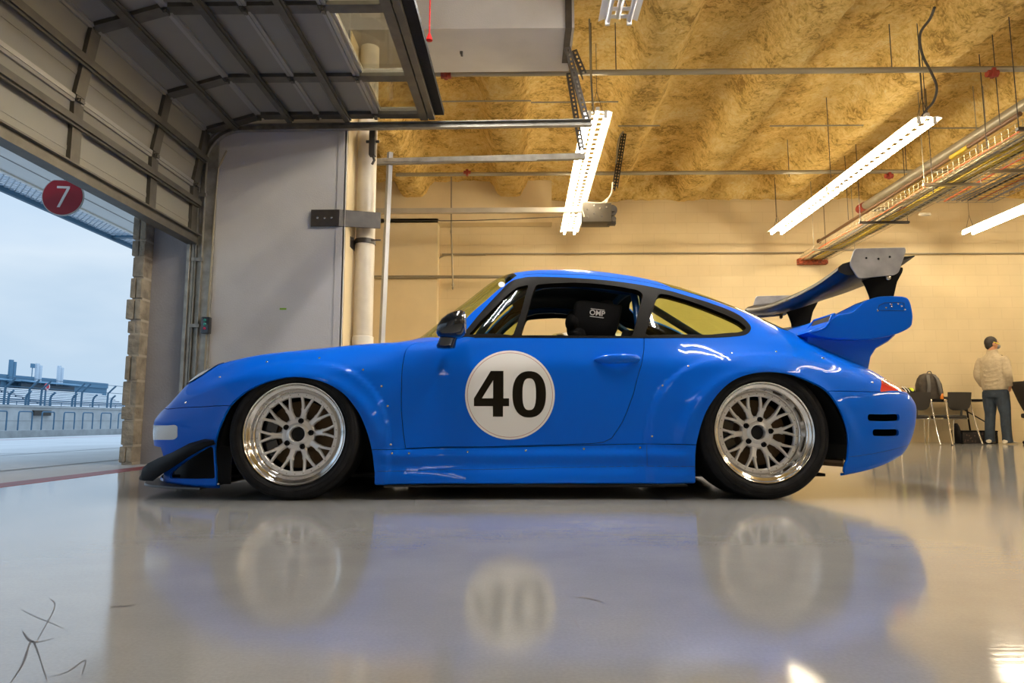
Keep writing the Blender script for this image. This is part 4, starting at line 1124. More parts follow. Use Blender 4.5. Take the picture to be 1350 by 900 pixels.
hg = [(at(748, 62, 6.02), at(776, 168, 6.05), 'dark perforated hanger iron from beam end down to the nearer track'),
      (at(750, 96, 6.84), at(768, 203, 6.86), 'dark perforated hanger iron reaching down to the track behind the pier'),
      (at(757, 66, 6.5), at(772, 102, 6.5), 'short dark perforated brace iron at the beam corner')]
for p, q, l in hg:
    tag(perf('hanger_iron', p, q, .055, M_dark), l, 'bracket', 'perforated hanger irons')
tag(boxo('beam_plate', (at(750, 60, 6.4).x-.06, 5.97, 4.0), (at(750, 60, 6.4).x+.0, 6.6, 4.35), M_dark), 'dark steel plate fixed on the end of the boxed beam', 'plate')
b = MB(); p, q = at(757, 90, 6.1), at(765, 132, 6.1); b.tube([p, q], .022, 12); tag(b.build('door_damper', M_galv), 'short steel damper tube hanging between the perforated irons', 'damper')
# ---- the round rain pipe with its black guard bracket
pp = at(482, 300, 6.32)
rp = empty('drain_pipe', (pp.x, 6.32, 0), 'cream round drain pipe standing at the pier corner', 'pipe')
b = MB(); b.lathe([(.090, 0), (.090, 4.3)], Matrix.Identity(4), 28); b.build('pipe_body', M_pvc, rp)
b = MB(); b.lathe([(.090, 1.06), (.099, 1.06), (.099, 1.155), (.090, 1.16)], Matrix.Identity(4), 28); b.build('pipe_collar', mat('collar_cream', (.68, .64, .54, 1), rough=.3), rp)
b = MB(); b.lathe([(.092, 2.04), (.098, 2.04), (.098, 2.085), (.092, 2.085)], Matrix.Identity(4), 28); b.box((-.14, -.12, 2.05), (-.08, -.10, 2.08)); b.box((.08, -.11, 2.05), (.17, -.10, 2.062)); b.box((-.135, -.16, 1.98), (-.10, .02, 2.08)); b.build('pipe_clamp', M_dark, rp)
A, B_, C_, D_ = at(411, 277, 5.99), at(411, 299, 5.99), at(500, 300, 6.16), at(500, 279, 6.16)
b = MB(); mid = at(448, 275.5, 5.985)
z0, z1 = B_.z, A.z
b.loft([[Vector((A.x, 5.985, z0)), Vector((A.x, 5.97, z0)), Vector((A.x, 5.97, z1)), Vector((A.x, 5.985, z1))],
        [Vector((mid.x, 5.985, z0)), Vector((mid.x, 5.97, z0)), Vector((mid.x, 5.97, z1)), Vector((mid.x, 5.985, z1))],
        [Vector((D_.x-.0, 6.20, C_.z)), Vector((D_.x+.01, 6.185, C_.z)), Vector((D_.x+.01, 6.185, D_.z)), Vector((D_.x, 6.20, D_.z))]])
bk = b.build('guard_bracket', M_dark, bevel=.002, angle=20); tag(bk, 'dark bent steel guard bracket bolted on pier and wrapping the round pipe', 'bracket')
for px, py in ((418.5, 287), (428, 287), (437, 286.5)):
    p = at(px, py, 5.97); b = MB(); b.lathe([(.011, 0), (.011, .003), (.006, .006), (0, .006)], frame_y(p, (0, -1, 0)), 12); b.build('bolt', M_bolt, bk)
# leaning strip beside the pipe
b = MB(); p = at(514, 201, 6.9); q = at(500, 447, 6.9); b.loft([[c+Vector((dx, dy, 0)) for dx, dy in ((-.03, 0), (.0, -.03), (.035, 0), (.03, .01))] for c in (Vector((q.x, 6.9, 0.0)), p)])
tag(b.build('steel_upright', mat('bright_galv', (.42, .45, .50, 1), rough=.35, metal=.5)), 'bright galvanised steel upright beside the drain pipe', 'post')
# chain hoist bits above the pipe
b = MB(); c = at(492, 185, 6.1); b.box((c.x-.03, 6.05, c.z-.16), (c.x+.03, 6.12, c.z+.12), ch=.01); b.tube([(c.x-.06, 6.08, c.z-.02), (c.x+.06, 6.08, c.z-.02)], .014, 10)
b.tube([(c.x, 6.08, c.z-.14), (c.x+.02, 6.08, c.z-.20), (c.x, 6.08, c.z-.24)], .012, 8); tag(b.build('chain_keeper', M_dark), 'small dark chain keeper fixed beside the drain pipe top', 'bracket')
# push-button station with its conduit
pb = empty('push_button_station', at(272, 429, 5.96), 'small black push-button box with three buttons on the door jamb', 'switch')
b = MB(); b.box((-.035, -.03, -.075), (.035, .03, .075), ch=.008); b.build('housing', M_blackgloss, pb)
for dz, c in ((.045, (.02, .25, .20, 1)), (.008, (.02, .25, .20, 1)), (-.03, (.5, .02, .08, 1))):
    b = MB(); b.lathe([(.012, 0), (.012, .008), (.008, .012), (0, .012)], frame_y((0, -.03, dz)), 14); b.build('button', mat('button_%d' % int(c[0]*100), c, rough=.4), pb)
b = MB(); b.tube([Vector((0, .01, -.08)), Vector((0, .01, -1.1))], .009, 8); b.tube([Vector((0, .01, .08)), Vector((0.02, .01, 1.2)), Vector((.03, .01, 1.45)), Vector((.10, .01, 1.62))], .009, 8); b.build('conduit', M_steelp, pb)
# green tape on the pier
p = at(373, 407, 5.995); b = MB(); b.box((p.x-.03, 5.996, p.z-.008), (p.x+.03, 5.9995, p.z+.008)); tag(b.build('tape_scrap', mat('green_tape', (.18, .35, .02, 1))), 'scrap of green tape stuck on the grey pier', 'tape')
# red pull cord
cord = empty('pull_cord', at(566, 50, 5.3), 'red emergency pull cord hanging beside the rolled-up door', 'cord')
b = MB(); b.tube([(0, 0, .02), (0.004, 0, .9)], .006, 8); M_red = mat('cord_red', (.55, .01, .012, 1), rough=.4); b.build('rope', M_red, cord)
b = MB(); b.lathe([(0, .035), (.012, .034), (.016, .02), (.027, -.012), (.027, -.022), (0, -.026)], Matrix.Identity(4), 18); b.build('handle', M_red, cord)
# junction stub on the beam's underside
p = at(609, 70, 6.4); b = MB(); b.tube([(p.x, 6.4, 4.02), (p.x, 6.4, 3.975)], .012, 8); b.box((p.x-.02, 6.385, 4.0), (p.x+.01, 6.415, 4.02)); tag(b.build('wire_stub', M_dark), 'tiny wire stub under the boxed beam', 'wire')
# ---- door operator of the next bay
rail0 = at(513, 281, 9.3); rail1 = at(764, 277, 9.3)
op = empty('door_operator', (rail1.x, 9.3, rail1.z), 'grey door operator motor at the end of its long rail under the ceiling', 'motor')
Z = rail1.z
b = MB(); b.box((-4.4, -.03, -.035), (.02, .03, .035)); b.build('rail', mat('rail_galv', (.50, .45, .36, 1), rough=.35, metal=.5, noise=(4, .1)), op)
b = MB(); b.box((.03, -.14, -.21), (.43, .14, .06), ch=.012); hsg = b.build('housing', mat('operator_grey', (.055, .045, .03, 1), rough=.5, metal=.3, noise=(9, .15)), op)
for x, z in ((.10, -.03), (.10, -.14), (.19, .02), (.19, -.09), (.27, -.02), (.30, -.13), (.36, .0), (.38, -.10)):
    b = MB(); b.lathe([(.016 if (x*100) % 3 < 1.5 else .010, 0), (.012, .006), (0, .006)], frame_y((x, -.14, z)), 12); b.build('knockout', M_dark if z < -.02 else M_bolt, hsg)
b = MB(); b.tube([(.44, -.10, -.03), (.44, .10, -.03)], .075, 22); b.tube([(.44, -.13, -.03), (.44, -.10, -.03)], .03, 16); b.build('pulley', M_dark, op)
b = MB(); b.tube([(.46, -.08, -.15), (.46, .06, -.15)], .04, 16); b.box((.38, -.06, -.22), (.50, .04, -.16), ch=.008); b.build('motor_foot', M_dark, op)
b = MB(); b.tube(spline([(.05, -.14, -.14), (.02, -.15, -.02), (.06, -.1, .08), (.3, 0, .10), (.44, 0, .22), (.47, 0, .4)], 6), .012, 8); b.tube(spline([(.06, -.1, .05), (.3, -.02, .06), (.40, 0, .14)], 6), .010, 8); b.build('motor_cable', mat('cable_white', (.62, .58, .48, 1)), op)
for (x0p, y0p, x1p, y1p) in ((825, 152, 808, 255), (825, 168, 812, 250)):
    tag(perf('hanger_iron', at(x0p, y0p, 9.3), at(x1p, y1p, 9.3), .05, M_dark), 'dark perforated hanger iron holding the door operator', 'bracket', 'operator hanger irons')
b = MB(); b.tube(spline([at(812, 215, 9.25), at(818, 178, 9.25), at(842, 160, 9.25), at(844, 146, 9.25)], 6), .012, 8); tag(b.build('power_cable', M_steelp), 'thin grey cable curving down to the door operator', 'cable')
# ---- wall conduits and pipes
def pipe(name, pts, r, m, label, cat='pipe', group=None, n=12):
    o = MB().tube(pts, r, n).build(name, m); return tag(o, label, cat, group)
zc = at(900, 333.5, 12.26).z
pipe('conduit', [(-1.5, 12.255, zc), (5.1, 12.255, zc)], .014, M_steelp, 'long thin grey conduit along the block wall left of the cable tray')
pipe('conduit', [(6.0, 12.255, zc-.03), (13.9, 12.255, zc-.03)], .014, M_steelp, 'thin grey conduit along the block wall right of the cable tray')
z = at(600, 367, 12.1).z; xl = at(505, 367, 12.1).x
pipe('conduit', [(xl-.4, 11.96, z), (-1.52, 11.96, z), (1.2, 12.0, z)], .030, M_steelp, 'thick horizontal steel pipe low across the cream pier and block wall')
q = [at(575, 440, 12.2), at(575, 352, 12.2), at(577, 342, 12.2), at(582, 337, 12.2), at(592, 334.5, 12.2), at(640, 334.5, 12.2)]
pipe('conduit', spline([Vector((v.x, 12.255, v.z)) for v in q], 5), .014, M_steelp, 'bent grey conduit turning down the block wall beside the cream pier')
v0, v1, v2 = at(595, 230, 11.9), at(595, 305, 11.9), at(597, 376, 11.9)
sd_ = empty('sprinkler_drop', (v0.x, 11.9, v0.z), 'vertical sprinkler drop pipe ending in a small head', 'pipe')
b = MB(); b.tube([(0, 0, 0), v1-v0, v2-v0], .014, 10); b.build('drop_pipe', M_steelp, sd_)
b = MB(); e = v2-v0; b.lathe([(0, .03), (.02, .025), (.024, 0), (.014, -.02), (.02, -.05), (.004, -.08), (0, -.08)], Matrix.Translation(e), 12); b.lathe([(0, .03), (.02, .02), (.02, -.03), (0, -.04)], Matrix.Translation(v1-v0), 12); b.build('sprinkler_head', M_steelp, sd_)
w0 = at(513, 291, 9.2); w1 = at(735, 286, 9.2); mid_ = (w0+w1)/2-Vector((0, 0, .02))
pipe('cable', spline([w0-Vector((1.5, 0, 0)), w0, mid_, w1, w1+Vector((.3, 0, 0))], 4), .006, M_dark, 'thin dark cable strung under the operator rail', 'cable')
pipe('sprinkler_main', [(-2.0, 6.95, at(700, 96.5, 6.95).z), (XR, 6.95, at(700, 96.5, 6.95).z)], .030, M_steelp, 'long grey sprinkler main nearest the camera under the foam ceiling', 'pipe', n=16)
pipe('sprinkler_main', [(-2.0, 10.3, at(700, 229, 10.3).z), (XR, 10.3, at(700, 229, 10.3).z)], .030, M_steelp, 'long grey sprinkler main farthest back, near the block wall', 'pipe', n=16)
for (xa, ya_), (xb, _), k in (((545, 134), (700, 134), 'left of the lit lamp over the beam end'), ((815, 166), (870, 166), 'above the operator hangers'), ((1015, 166), (1138, 166), 'left of the middle lamp'), ((1222, 169), (1290, 169), 'right of the middle lamp'), ((700, 135), (815, 135), 'crossing above the near lamp')):
    a = at(xa, ya_, 8.0 if ya_ > 150 else 7.4); c = at(xb, ya_, a.y); c.z = a.z
    pipe('ceiling_rod', [a, c], .008, M_steelp, 'thin steel rod under the foam, '+k, 'rod')
for i, (px, py, Y) in enumerate(((588, 99, 6.95), (1308, 97, 6.95), (616, 228, 10.3), (1172, 232, 10.3))):
    p = at(px, py, Y); b = MB(); b.tube([p-Vector((.055, 0, 0)), p+Vector((.055, 0, 0))], .038, 14); b.box((p.x-.02, Y-.045, p.z-.05), (p.x+.02, Y+.02, p.z+.05), ch=.008)
    tag(b.build('pipe_coupling', mat('coupling_red', (.26, .03, .015, 1), rough=.5)), 'red pipe coupling on the '+('near' if i < 2 else 'far')+' sprinkler main, '+('left' if i % 2 == 0 else 'right')+' end', 'coupling', 'red couplings')
# hanger rods from the ceiling
rods = [(1208, 18, 1210, 150, 7.2), (1172, 32, 1173, 92, 6.95), (1291, 74, 1301, 200, 7.4), (1309, 56, 1317, 165, 7.0), (1218, 110, 1222, 150, 7.25), (1224, 168, 1231, 255, 8.2), (1089, 122, 1096, 235, 9.0), (1038, 184, 1039, 233, 10.3), (1021, 234, 1024, 293, 11.5), (1113, 195, 1117, 290, 10.5), (1192, 178, 1193, 225, 9.5), (779, 30, 783, 140, 6.9), (811, 30, 812, 92, 6.95), (1086, 275, 1094, 330, 11.8)]
for i, (x0_, y0_, x1_, y1_, Y) in enumerate(rods):
    p, q = at(x0_, y0_, Y), at(x1_, y1_, Y); p.z = max(p.z, 4.5)
    o = MB().tube([p, Vector((p.x, Y, q.z))], .005, 6).build('hanger_rod', M_dark); tag(o, 'thin dark hanger rod dropping from the foam ceiling', 'rod', 'thin hanger rods from the ceiling')
# ---- fluorescent fixtures
def em(name, col, st): 
    m = bpy.data.materials.new(name); m.use_nodes = True; nt = m.node_tree
    for n in list(nt.nodes): nt.nodes.remove(n)
    o = nt.nodes.new('ShaderNodeOutputMaterial'); e = nt.nodes.new('ShaderNodeEmission'); e.inputs[0].default_value = col; e.inputs[1].default_value = st
    nt.links.new(e.outputs[0], o.inputs[0]); return m
M_refl = mat('white_reflector', (.78, .76, .70, 1), rough=.35)
WARM = (1.0, .84, .60, 1); NEUT = (1.0, .93, .84, 1)
M_tubew = em('lamp_tube_warm', WARM, 88.0); M_tuben = em('lamp_tube_neutral', NEUT, 18.0); M_tubek = em('added_tube_bay', (1.0, .95, .89, 1), 180.0); M_tubeoff = mat('lamp_tube_off', (.7, .7, .7, 1), rough=.3)
def fixture(x, ya, yb, z, tm, label, group='suspended fluorescent fixtures'):
    t = empty('fluorescent_fixture', (x, (ya+yb)/2, z), label, 'light', group); L = (yb-ya)/2; w = .155
    # reflector with real slots: three longitudinal strips joined by cross bars
    b = MB(); n = int(2*L/.135); 
    for s in (-1, 1):
        for (x0_, x1_, z0_, z1_) in ((.0, .022, .040, .045), (.074, .105, .040, .043), (.105, w, .043, .022)):
            vs = [Vector((s*x0_, -L, z0_)), Vector((s*x1_, -L, z1_)), Vector((s*x1_, -L, z1_+.004)), Vector((s*x0_, -L, z0_+.004))]
            b.loft([vs, [v+Vector((0, 2*L, 0)) for v in vs]])
        for k in range(n+1):
            y = -L+2*L*k/n; y = min(max(y, -L+.035), L-.035); b.box((min(s*.020, s*.076), y-.024, .040), (max(s*.020, s*.076), y+.024, .044))
    b.build('reflector', M_refl, t)
    b = MB(); b.box((-.020, -L, .046), (.020, L, .085)); b.build('ballast_channel', M_refl, t, bevel=.003)
    seg = 2 if L > 1.6 else 1
    for k in range(seg):
        y0_ = -L+2*L*k/seg+.04; y1_ = -L+2*L*(k+1)/seg-.04
        for s in (-1, 1):
            b = MB(); b.tube([(s*.085, y0_+.02, -.008), (s*.085, y1_-.02, -.008)], .0165, 12); b.build('lamp_tube', tm, t)
            for yy in (y0_-.02, y1_-.0):
                b = MB(); b.box((s*.085-.018, yy, -.028), (s*.085+.018, yy+.02, .044)); b.build('lamp_holder', M_refl, t)
    for yy in (-L*.96, L*.96):
        b = MB(); b.tube([(0, yy, .30), (0, yy, max(.35, 4.45-z))], .003, 6); b.tube([(-.06, yy-.0, .08), (0, yy, .30)], .003, 6); b.tube([(.06, yy, .08), (0, yy, .30)], .003, 6); b.build('hanging_wire', M_dark, t)
    return t
fixture(.79, 6.92, 11.56, 3.6, M_tubew, 'long lit fluorescent strip over the car roof, behind the door track ends')
fixture(4.37, 7.12, 11.62, 3.6, M_tubew, 'long lit fluorescent strip in the middle right, slanting over the rear wing')
fixture(7.68, 6.6, 11.68, 3.6, M_tubew, 'lit fluorescent strip at the far right edge beyond the cable tray')
fixture(11.0, 6.9, 11.6, 3.6, M_tubew, 'lit fluorescent strip out at the right, beyond the frame')
fixture(-.45, 2.3, 4.95, 3.65, M_tubek, 'added lit strip unseen above the frame, brightening the left side of the car')  # added lamp out of view, brightens the car's near side
fixture(1.5, 2.3, 4.9, 3.65, M_tubek, 'added lit strip unseen above the frame, brightening the rear of the car')  # second added lamp out of view, more light on car and floor
fixture(.75, .5, 5.1, 3.5, M_tubeoff, 'unlit fluorescent fixture, its perforated end hanging at the top edge')
for x, l in ((-.9, 'lit strip behind the camera at left'), (4.3, 'lit strip behind the camera at right'), (9.0, 'lit strip behind the camera at far right')):
    fixture(x, -5.6, -1.0, 3.6, M_tuben, 'fluorescent '+l)
fixture(4.5, .3, 4.9, 3.7, M_tubew, 'lit fluorescent strip over the bay right of the car, above the frame')
fixture(9.0, .3, 4.9, 3.7, M_tubew, 'lit fluorescent strip over the open bay far right, above the frame')
p = at(1213, 157, 7.2); q_ = [at(1232, 10, 6.2), at(1226, 25, 6.4), at(1213, 45, 6.6), at(1216, 72, 6.8), at(1228, 96, 6.9), at(1235, 115, 7.0), at(1231, 133, 7.1), at(1222, 144, 7.15), p]
pipe('power_whip', spline(q_, 5), .013, M_dark, 'thick black flexible cable looping down to the middle lit lamp', 'cable')
pipe('power_whip', spline([at(777, 25, 6.8), at(778, 60, 6.85), at(779, 100, 6.9), at(782, 140, 6.93), at(783, 150, 6.93)], 5), .010, M_steelp, 'thin grey cable dropping to the lamp over the car roof', 'cable')
# ---- cable trays at the right
def tray(x0_, x1_, z, ya, yb, label, cables, m=None):
    t = empty('cable_tray', ((x0_+x1_)/2, ya, z), label, 'cable tray'); w = (x1_-x0_)/2; L = yb-ya; b = MB(); r = .0032
    mw = m or mat('tray_wire', (.48, .42, .28, 1), rough=.35, metal=.6)
    n = int(L/.10)
    for k in range(n+1):
        y = L*k/n; b.tube([(-w, y, .11), (-w, y, 0), (w, y, 0), (w, y, .11)], r, 5)
    for x, zz in [(-w, .11), (-w, .055), (w, .11), (w, .055)]+[(-w+2*w*k/6, 0) for k in range(7)]: b.tube([(x, 0, zz), (x, L, zz)], r, 5)
    b.build('wire_basket', mw, t)
    for k in range(int(L/1.6)+1):
        y = .35+k*1.6
        if y > L: break
        b = MB(); b.box((-w-.12, y-.02, -.035), (w+.12, y+.02, -.003)); b.tube([(-w-.10, y, -.02), (-w-.10, y, 4.5-z)], .005, 6); b.tube([(w+.10, y, -.02), (w+.10, y, 4.5-z)], .005, 6); b.build('trapeze_hanger', M_dark if k % 2 else M_steelp, t)
    for i, (cx, r_, c) in enumerate(cables):
        pts = [(cx*w+.02*math.sin(i+y*1.7), y, r_+.004+.012*abs(math.sin(i*2.1+y*1.3))) for y in np.linspace(.02, L-.02, 26)]
        MB().tube(pts, r_, 7).build('cable_run', c, t)
    return t
cY = mat('cable_yellow', (.55, .40, .01, 1), rough=.5); cO = mat('cable_orange', (.60, .13, .03, 1), rough=.5); cW = mat('cable_cream', (.6, .52, .34, 1), rough=.5); cK = mat('cable_black', (.02, .017, .012, 1), rough=.6); cB = mat('cable_grey', (.22, .23, .25, 1), rough=.5)
cabs = [(-.9, .010, cO), (-.78, .008, cW), (-.62, .010, cW), (-.5, .012, cB), (-.35, .008, cW), (-.2, .012, cK), (-.05, .010, cY), (.1, .014, cY), (.22, .010, cW), (.34, .012, cY), (.45, .014, cY), (.58, .010, cB), (.7, .014, cK), (.85, .010, cW)]
tray(5.00, 5.48, 3.26, 4.6, 12.2, 'long wire basket cable tray carrying yellow and orange cables, ending at the block wall', cabs)
tray(5.8, 6.6, 3.42, 4.6, 9.4, 'second wire basket tray with grey and orange cables farther right', [(-.8, .012, cO), (-.5, .01, cB), (-.3, .01, cB), (-.1, .01, cB), (.1, .012, cK), (.4, .01, cO), (.7, .012, cB)], mat('tray_wire_grey', (.28, .28, .29, 1), rough=.4, metal=.6))
b = MB(); b.box((4.98, 12.18, 3.20), (5.5, 12.29, 3.30)); tag(b.build('wall_sleeve', mat('firestop_red', (.30, .06, .02, 1), rough=.8, noise=(30, .6))), 'dark red fire-stopped wall opening at the end of the cable tray', 'wall sleeve')
b = MB(); p = at(1219, 283, 9.9); b.lathe([(0, .03), (.07, .028), (.085, .0), (.07, -.015), (0, -.02)], Matrix.Translation((p.x, 9.9, p.z)) @ Matrix.Rotation(.3, 4, 'X'), 20); tag(b.build('smoke_detector', M_pvc), 'small cream round detector hanging under the cable tray', 'detector')
pl_ = at(1133, 276, 11.1)
pz = pl_.z
dp = empty('round_duct', (5.55, 8, pz), 'thick grey round pipe running beside the cable tray with a red elbow', 'pipe')
b = MB(); b.tube([(pl_.x-5.55, 3.0, 0), (0, -5, 0)], .062, 18); b.tube([(pl_.x-5.55, 3.1, 0), (pl_.x-5.55+1.0, 3.1, 0)], .035, 12); b.build('pipe_body', mat('duct_grey', (.30, .27, .20, 1), rough=.4, metal=.4, noise=(5, .15)), dp)
b = MB(); b.tube(spline([(pl_.x-5.55, 2.9, 0), (pl_.x-5.55, 3.08, 0), (pl_.x-5.55+.14, 3.12, 0)], 5), .072, 16); b.tube([(pl_.x-5.55+.62, 3.1, 0), (pl_.x-5.55+.78, 3.1, 0)], .045, 12); b.build('elbow', MATS['coupling_red'], dp)
q0, q1 = at(1080, 318, 12.1), at(1345, 150, 7.0)
gp = empty('gas_pipe', (q0.x, 12.1, q0.z), 'thin brown steel pipe with a yellow band and round end cap', 'pipe')
dv = Vector((q1.x-q0.x, -5.1, (q1.z-q0.z)))
b = MB(); b.tube([(0, 0, 0), dv], .026, 12); b.ball((0, 0, 0), .045, n=12, m=8); b.build('pipe_body', mat('brown_pipe', (.14, .07, .03, 1), rough=.4), gp)
b = MB(); b.tube([dv*.765, dv*.83], .029, 12); b.build('yellow_band', mat('band_yellow', (.55, .38, .02, 1), rough=.5), gp)
# ================================================================ OUTSIDE: PIT LANE, BARRIER, GRANDSTAND
M_lane = mat('pit_lane_concrete', (.47, .465, .46, 1), rough=.55, noise=(.7, .10), bump=(40, .1))
M_steelblue = mat('fence_steel', (.05, .13, .21, 1), rough=.5)
M_white2 = mat('stand_bench_white', (.86, .87, .88, 1), rough=.6)
gx = [(-3.0, 0), (-20, -.26), (-130, -.3)]
b = MB()
vs = []; 
for x, z in ((XD, 0), (-3.5, -.001), (-20, -.26), (-140, -.30)):
    vs += [Vector((x, -60, z)), Vector((x, 160, z))]
b.add(vs, [(0, 1, 3, 2), (2, 3, 5, 4), (4, 5, 7, 6)]); struct(b.build('ground_pit_lane', M_lane, fix=False))
b = MB(); 
for xa, xb, z in ((-3.16, -2.965, .0015),): b.box((xa, -8, z-.01), (xb, 40, z))
struct(b.build('trim_red_threshold', mat('faded_red_paint', (.22, .035, .04, 1), rough=.45, noise=(6, .3))))
def gz(x): return -.001 if x > -3.5 else -.26*(-3.5-x)/16.5 if x > -20 else -.26-.04*(-20-x)/120
def strip(name, xa, xb, m, label=None):
    b = MB(); b.add([Vector((xa, -8, gz(xa)+.004)), Vector((xb, -8, gz(xb)+.004)), Vector((xb, 90, gz(xb)+.004)), Vector((xa, 90, gz(xa)+.004))], [(0, 1, 2, 3)]); struct(b.build(name, m, fix=False))
strip('trim_joint', -3.98, -4.02, mat('lane_joint', (.16, .15, .14, 1), rough=.9))
strip('trim_lane_line', -6.4, -6.48, mat('lane_white', (.55, .56, .57, 1), rough=.6))
strip('trim_lane_line_red', -15.6, -15.9, mat('lane_red', (.40, .12, .16, 1), rough=.6))
for y in (9, 15, 21, 27, 33):
    b = MB(); b.add([Vector((-3.5, y, .003)), Vector((-18.5, y, gz(-18.5)+.004)), Vector((-18.5, y+.03, gz(-18.5)+.004)), Vector((-3.5, y+.03, .003))], [(0, 1, 2, 3)]); struct(b.build('trim_joint', MATS['lane_joint'], fix=False))
PX = -18.8
tag(boxo('pit_curb', (PX-.5, -5, gz(PX)-.1), (PX, 75, gz(PX)+.27), mat('curb_concrete', (.30, .31, .31, 1), rough=.8, noise=(3, .15))), 'low grey concrete kerb along the far side of the pit lane', 'kerb')
b = MB(); b.box((PX-3.2, -5, gz(PX)-.1), (PX-2.9, 90, 1.02)); b.box((PX-3.25, -5, .40), (PX-2.88, 90, .46)); b.box((PX-3.25, -5, .98), (PX-2.85, 90, 1.06))
tag(b.build('pit_wall', mat('pit_wall_pale', (.42, .43, .43, 1), rough=.8, noise=(2, .12))), 'pale concrete pit wall behind the steel hoops', 'wall')
for pa, pb_ in ((-30, -14), (-8, 8.5), (24, 42), (55, 71), (84, 98), (109, 122), (133, 146), (156, 167), (177, 188)):
    x = PX-.25; y = atx(pa, 555, x).y; ye = atx(pb_, 555, x).y; w_ = ye-y; h = MB(); z0 = gz(PX)+.26; z1 = z0+.72
    h.tube(spline([(x, y, z0), (x, y, z1-.12), (x, y+.04*w_, z1-.02), (x, y+.14*w_, z1), (x, y+.86*w_, z1), (x, y+.96*w_, z1-.02), (x, ye, z1-.12), (x, ye, z0)], 3), .026, 8)
    tag(h.build('steel_hoop', M_steelblue), 'blue-grey steel hoop guard standing on the pit lane kerb', 'railing', 'steel hoop guards on the kerb')
b = MB(); b.box((PX-2.9, 29.9, .62), (PX-2.8, 31.0, .85)); tag(b.build('wall_vent', M_dark), 'small dark rectangular opening in the pit wall', 'vent')
# catch fences: curved-top posts and taller posts with cables
for px in (12, 35, 67, 96, 123, 147, 171, 185, 198):
    t_ = atx(px, 514+px*.05, PX-4.0); x = PX-4.0; y = t_.y; z1 = t_.z
    h = MB(); h.tube(spline([(x, y, .0), (x, y, z1-.6), (x+.03, y, z1-.2), (x+.22, y, z1+.0)], 4), .05, 8)
    tag(h.build('fence_post', M_steelblue), 'dark steel debris fence post with curved top behind the pit wall', 'post', 'curved-top debris fence posts')
for px in (-18, 8, 40, 56, 101, 109, 143, 176, 190):
    t_ = atx(px, 498+px*.075, PX-8.0); x = PX-8.0; y = t_.y; z1 = t_.z
    h = MB(); h.tube(spline([(x, y, -.3), (x, y, z1-.7), (x+.1, y, z1-.4), (x+.5, y, z1)], 4), .055, 8)
    tag(h.build('fence_post', M_steelblue), 'tall dark fence post with forward-bent top in front of the grandstand', 'post', 'tall bent fence posts')
b = MB()
za = atx(100, 505, PX-8).z
for z, dx in ((za, .5), (za-.45, .1), (1.5, .1)): b.tube([(PX-8.0+dx, 24, z), (PX-8.0+dx, 82, z)], .018, 6)
tag(b.build('fence_cable', M_steelblue), 'long horizontal cables tying the debris fence posts', 'cable')
# grandstand, about seventy metres away
GX = -62.
gs = empty('grandstand', (GX, 85, 0), 'distant white grandstand with stepped bench rows, roof and tall pylons', 'grandstand')
EY = 34
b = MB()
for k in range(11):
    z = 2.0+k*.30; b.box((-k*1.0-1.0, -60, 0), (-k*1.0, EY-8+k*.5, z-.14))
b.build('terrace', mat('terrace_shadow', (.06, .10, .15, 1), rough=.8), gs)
for k in range(11):
    z = 2.0+k*.30; b = MB()
    for y0_, y1_ in ((-60, -31.6), (-30.2, -11.2), (-9.8, 5.2), (6.6, EY-8.5+k*.5)): b.box((-k*1.0-.80, y0_, z-.15), (-k*1.0+.04, y1_, z))
    b.build('bench_row', M_white2, gs)
b = MB(); b.box((-15, -60, 4.9), (-13.2, EY+3, 6.2)); b.box((-15, -60, 6.2), (-13.0, EY+3, 7.1)); b.build('upper_block', mat('stand_blue', (.10, .22, .33, 1), rough=.6), gs)
for k, (y0_, y1_) in enumerate(((-60, -30), (-26, -12), (-4, 10), (14, 26))):
    b = MB(); b.box((-12.2, y0_, 4.9), (-11.8, y1_, 6.0)); b.build('box_front', mat('stand_glass', (.05, .09, .13, 1), rough=.2), gs)
    b = MB(); b.add([Vector((-12.8, y0_-1, 6.4)), Vector((-9.6, y0_-1, 6.0)), Vector((-9.6, y1_+1, 6.0)), Vector((-12.8, y1_+1, 6.4)), Vector((-12.8, y0_-1, 6.5)), Vector((-9.6, y0_-1, 6.1)), Vector((-9.6, y1_+1, 6.1)), Vector((-12.8, y1_+1, 6.5))], [(0, 1, 2, 3), (4, 7, 6, 5), (0, 4, 5, 1), (1, 5, 6, 2), (2, 6, 7, 3), (3, 7, 4, 0)]); b.build('canopy', MATS['stand_blue'], gs)
mat('stand_white', (.60, .66, .72, 1), rough=.6)
for px, top, m in ((13, 474, 'stand_blue'), (48, 479, 'stand_white'), (77, 482, 'stand_white')):
    p = atx(px, 500, GX-13); t = atx(px, top, GX-13); b = MB(); y = p.y-85
    b.box((-13.0, y-.5, 6.0), (-12.7, y+.1, t.z)); b.box((-13.0, y+.2, 6.0), (-12.7, y+.7, t.z-.25)); b.build('pylon', MATS[m], gs)
p = atx(41.5, 500, GX-13); t = atx(41.5, 482, GX-13); b = MB(); b.tube([(-13, p.y-85, 6.5), (-13, p.y-85, t.z)], .06, 8); b.box((-13.05, p.y-85.4, t.z-.3), (-12.9, p.y-84.6, t.z+.35)); b.build('light_mast', MATS['stand_blue'], gs)
st2 = empty('small_stand', (GX+2, 125, 0), 'lower bleacher beyond the end of the grandstand', 'bleacher')
b = MB()
for k in range(10): b.box((-k*.8-.8, -4, 0), (-k*.8, 46-k*4, 1.9+k*.28))
b.build('steps', MATS['stand_white'], st2)
b = MB()
for k in range(9): b.box((-k*.8-.05, -4, 1.9+k*.28), (-k*.8, 46-k*4, 2.0+k*.28))
b.build('step_edges', MATS['stand_blue'], st2)
b = MB(); b.box((-.1, -40, 0), (.0, 90, 1.75))
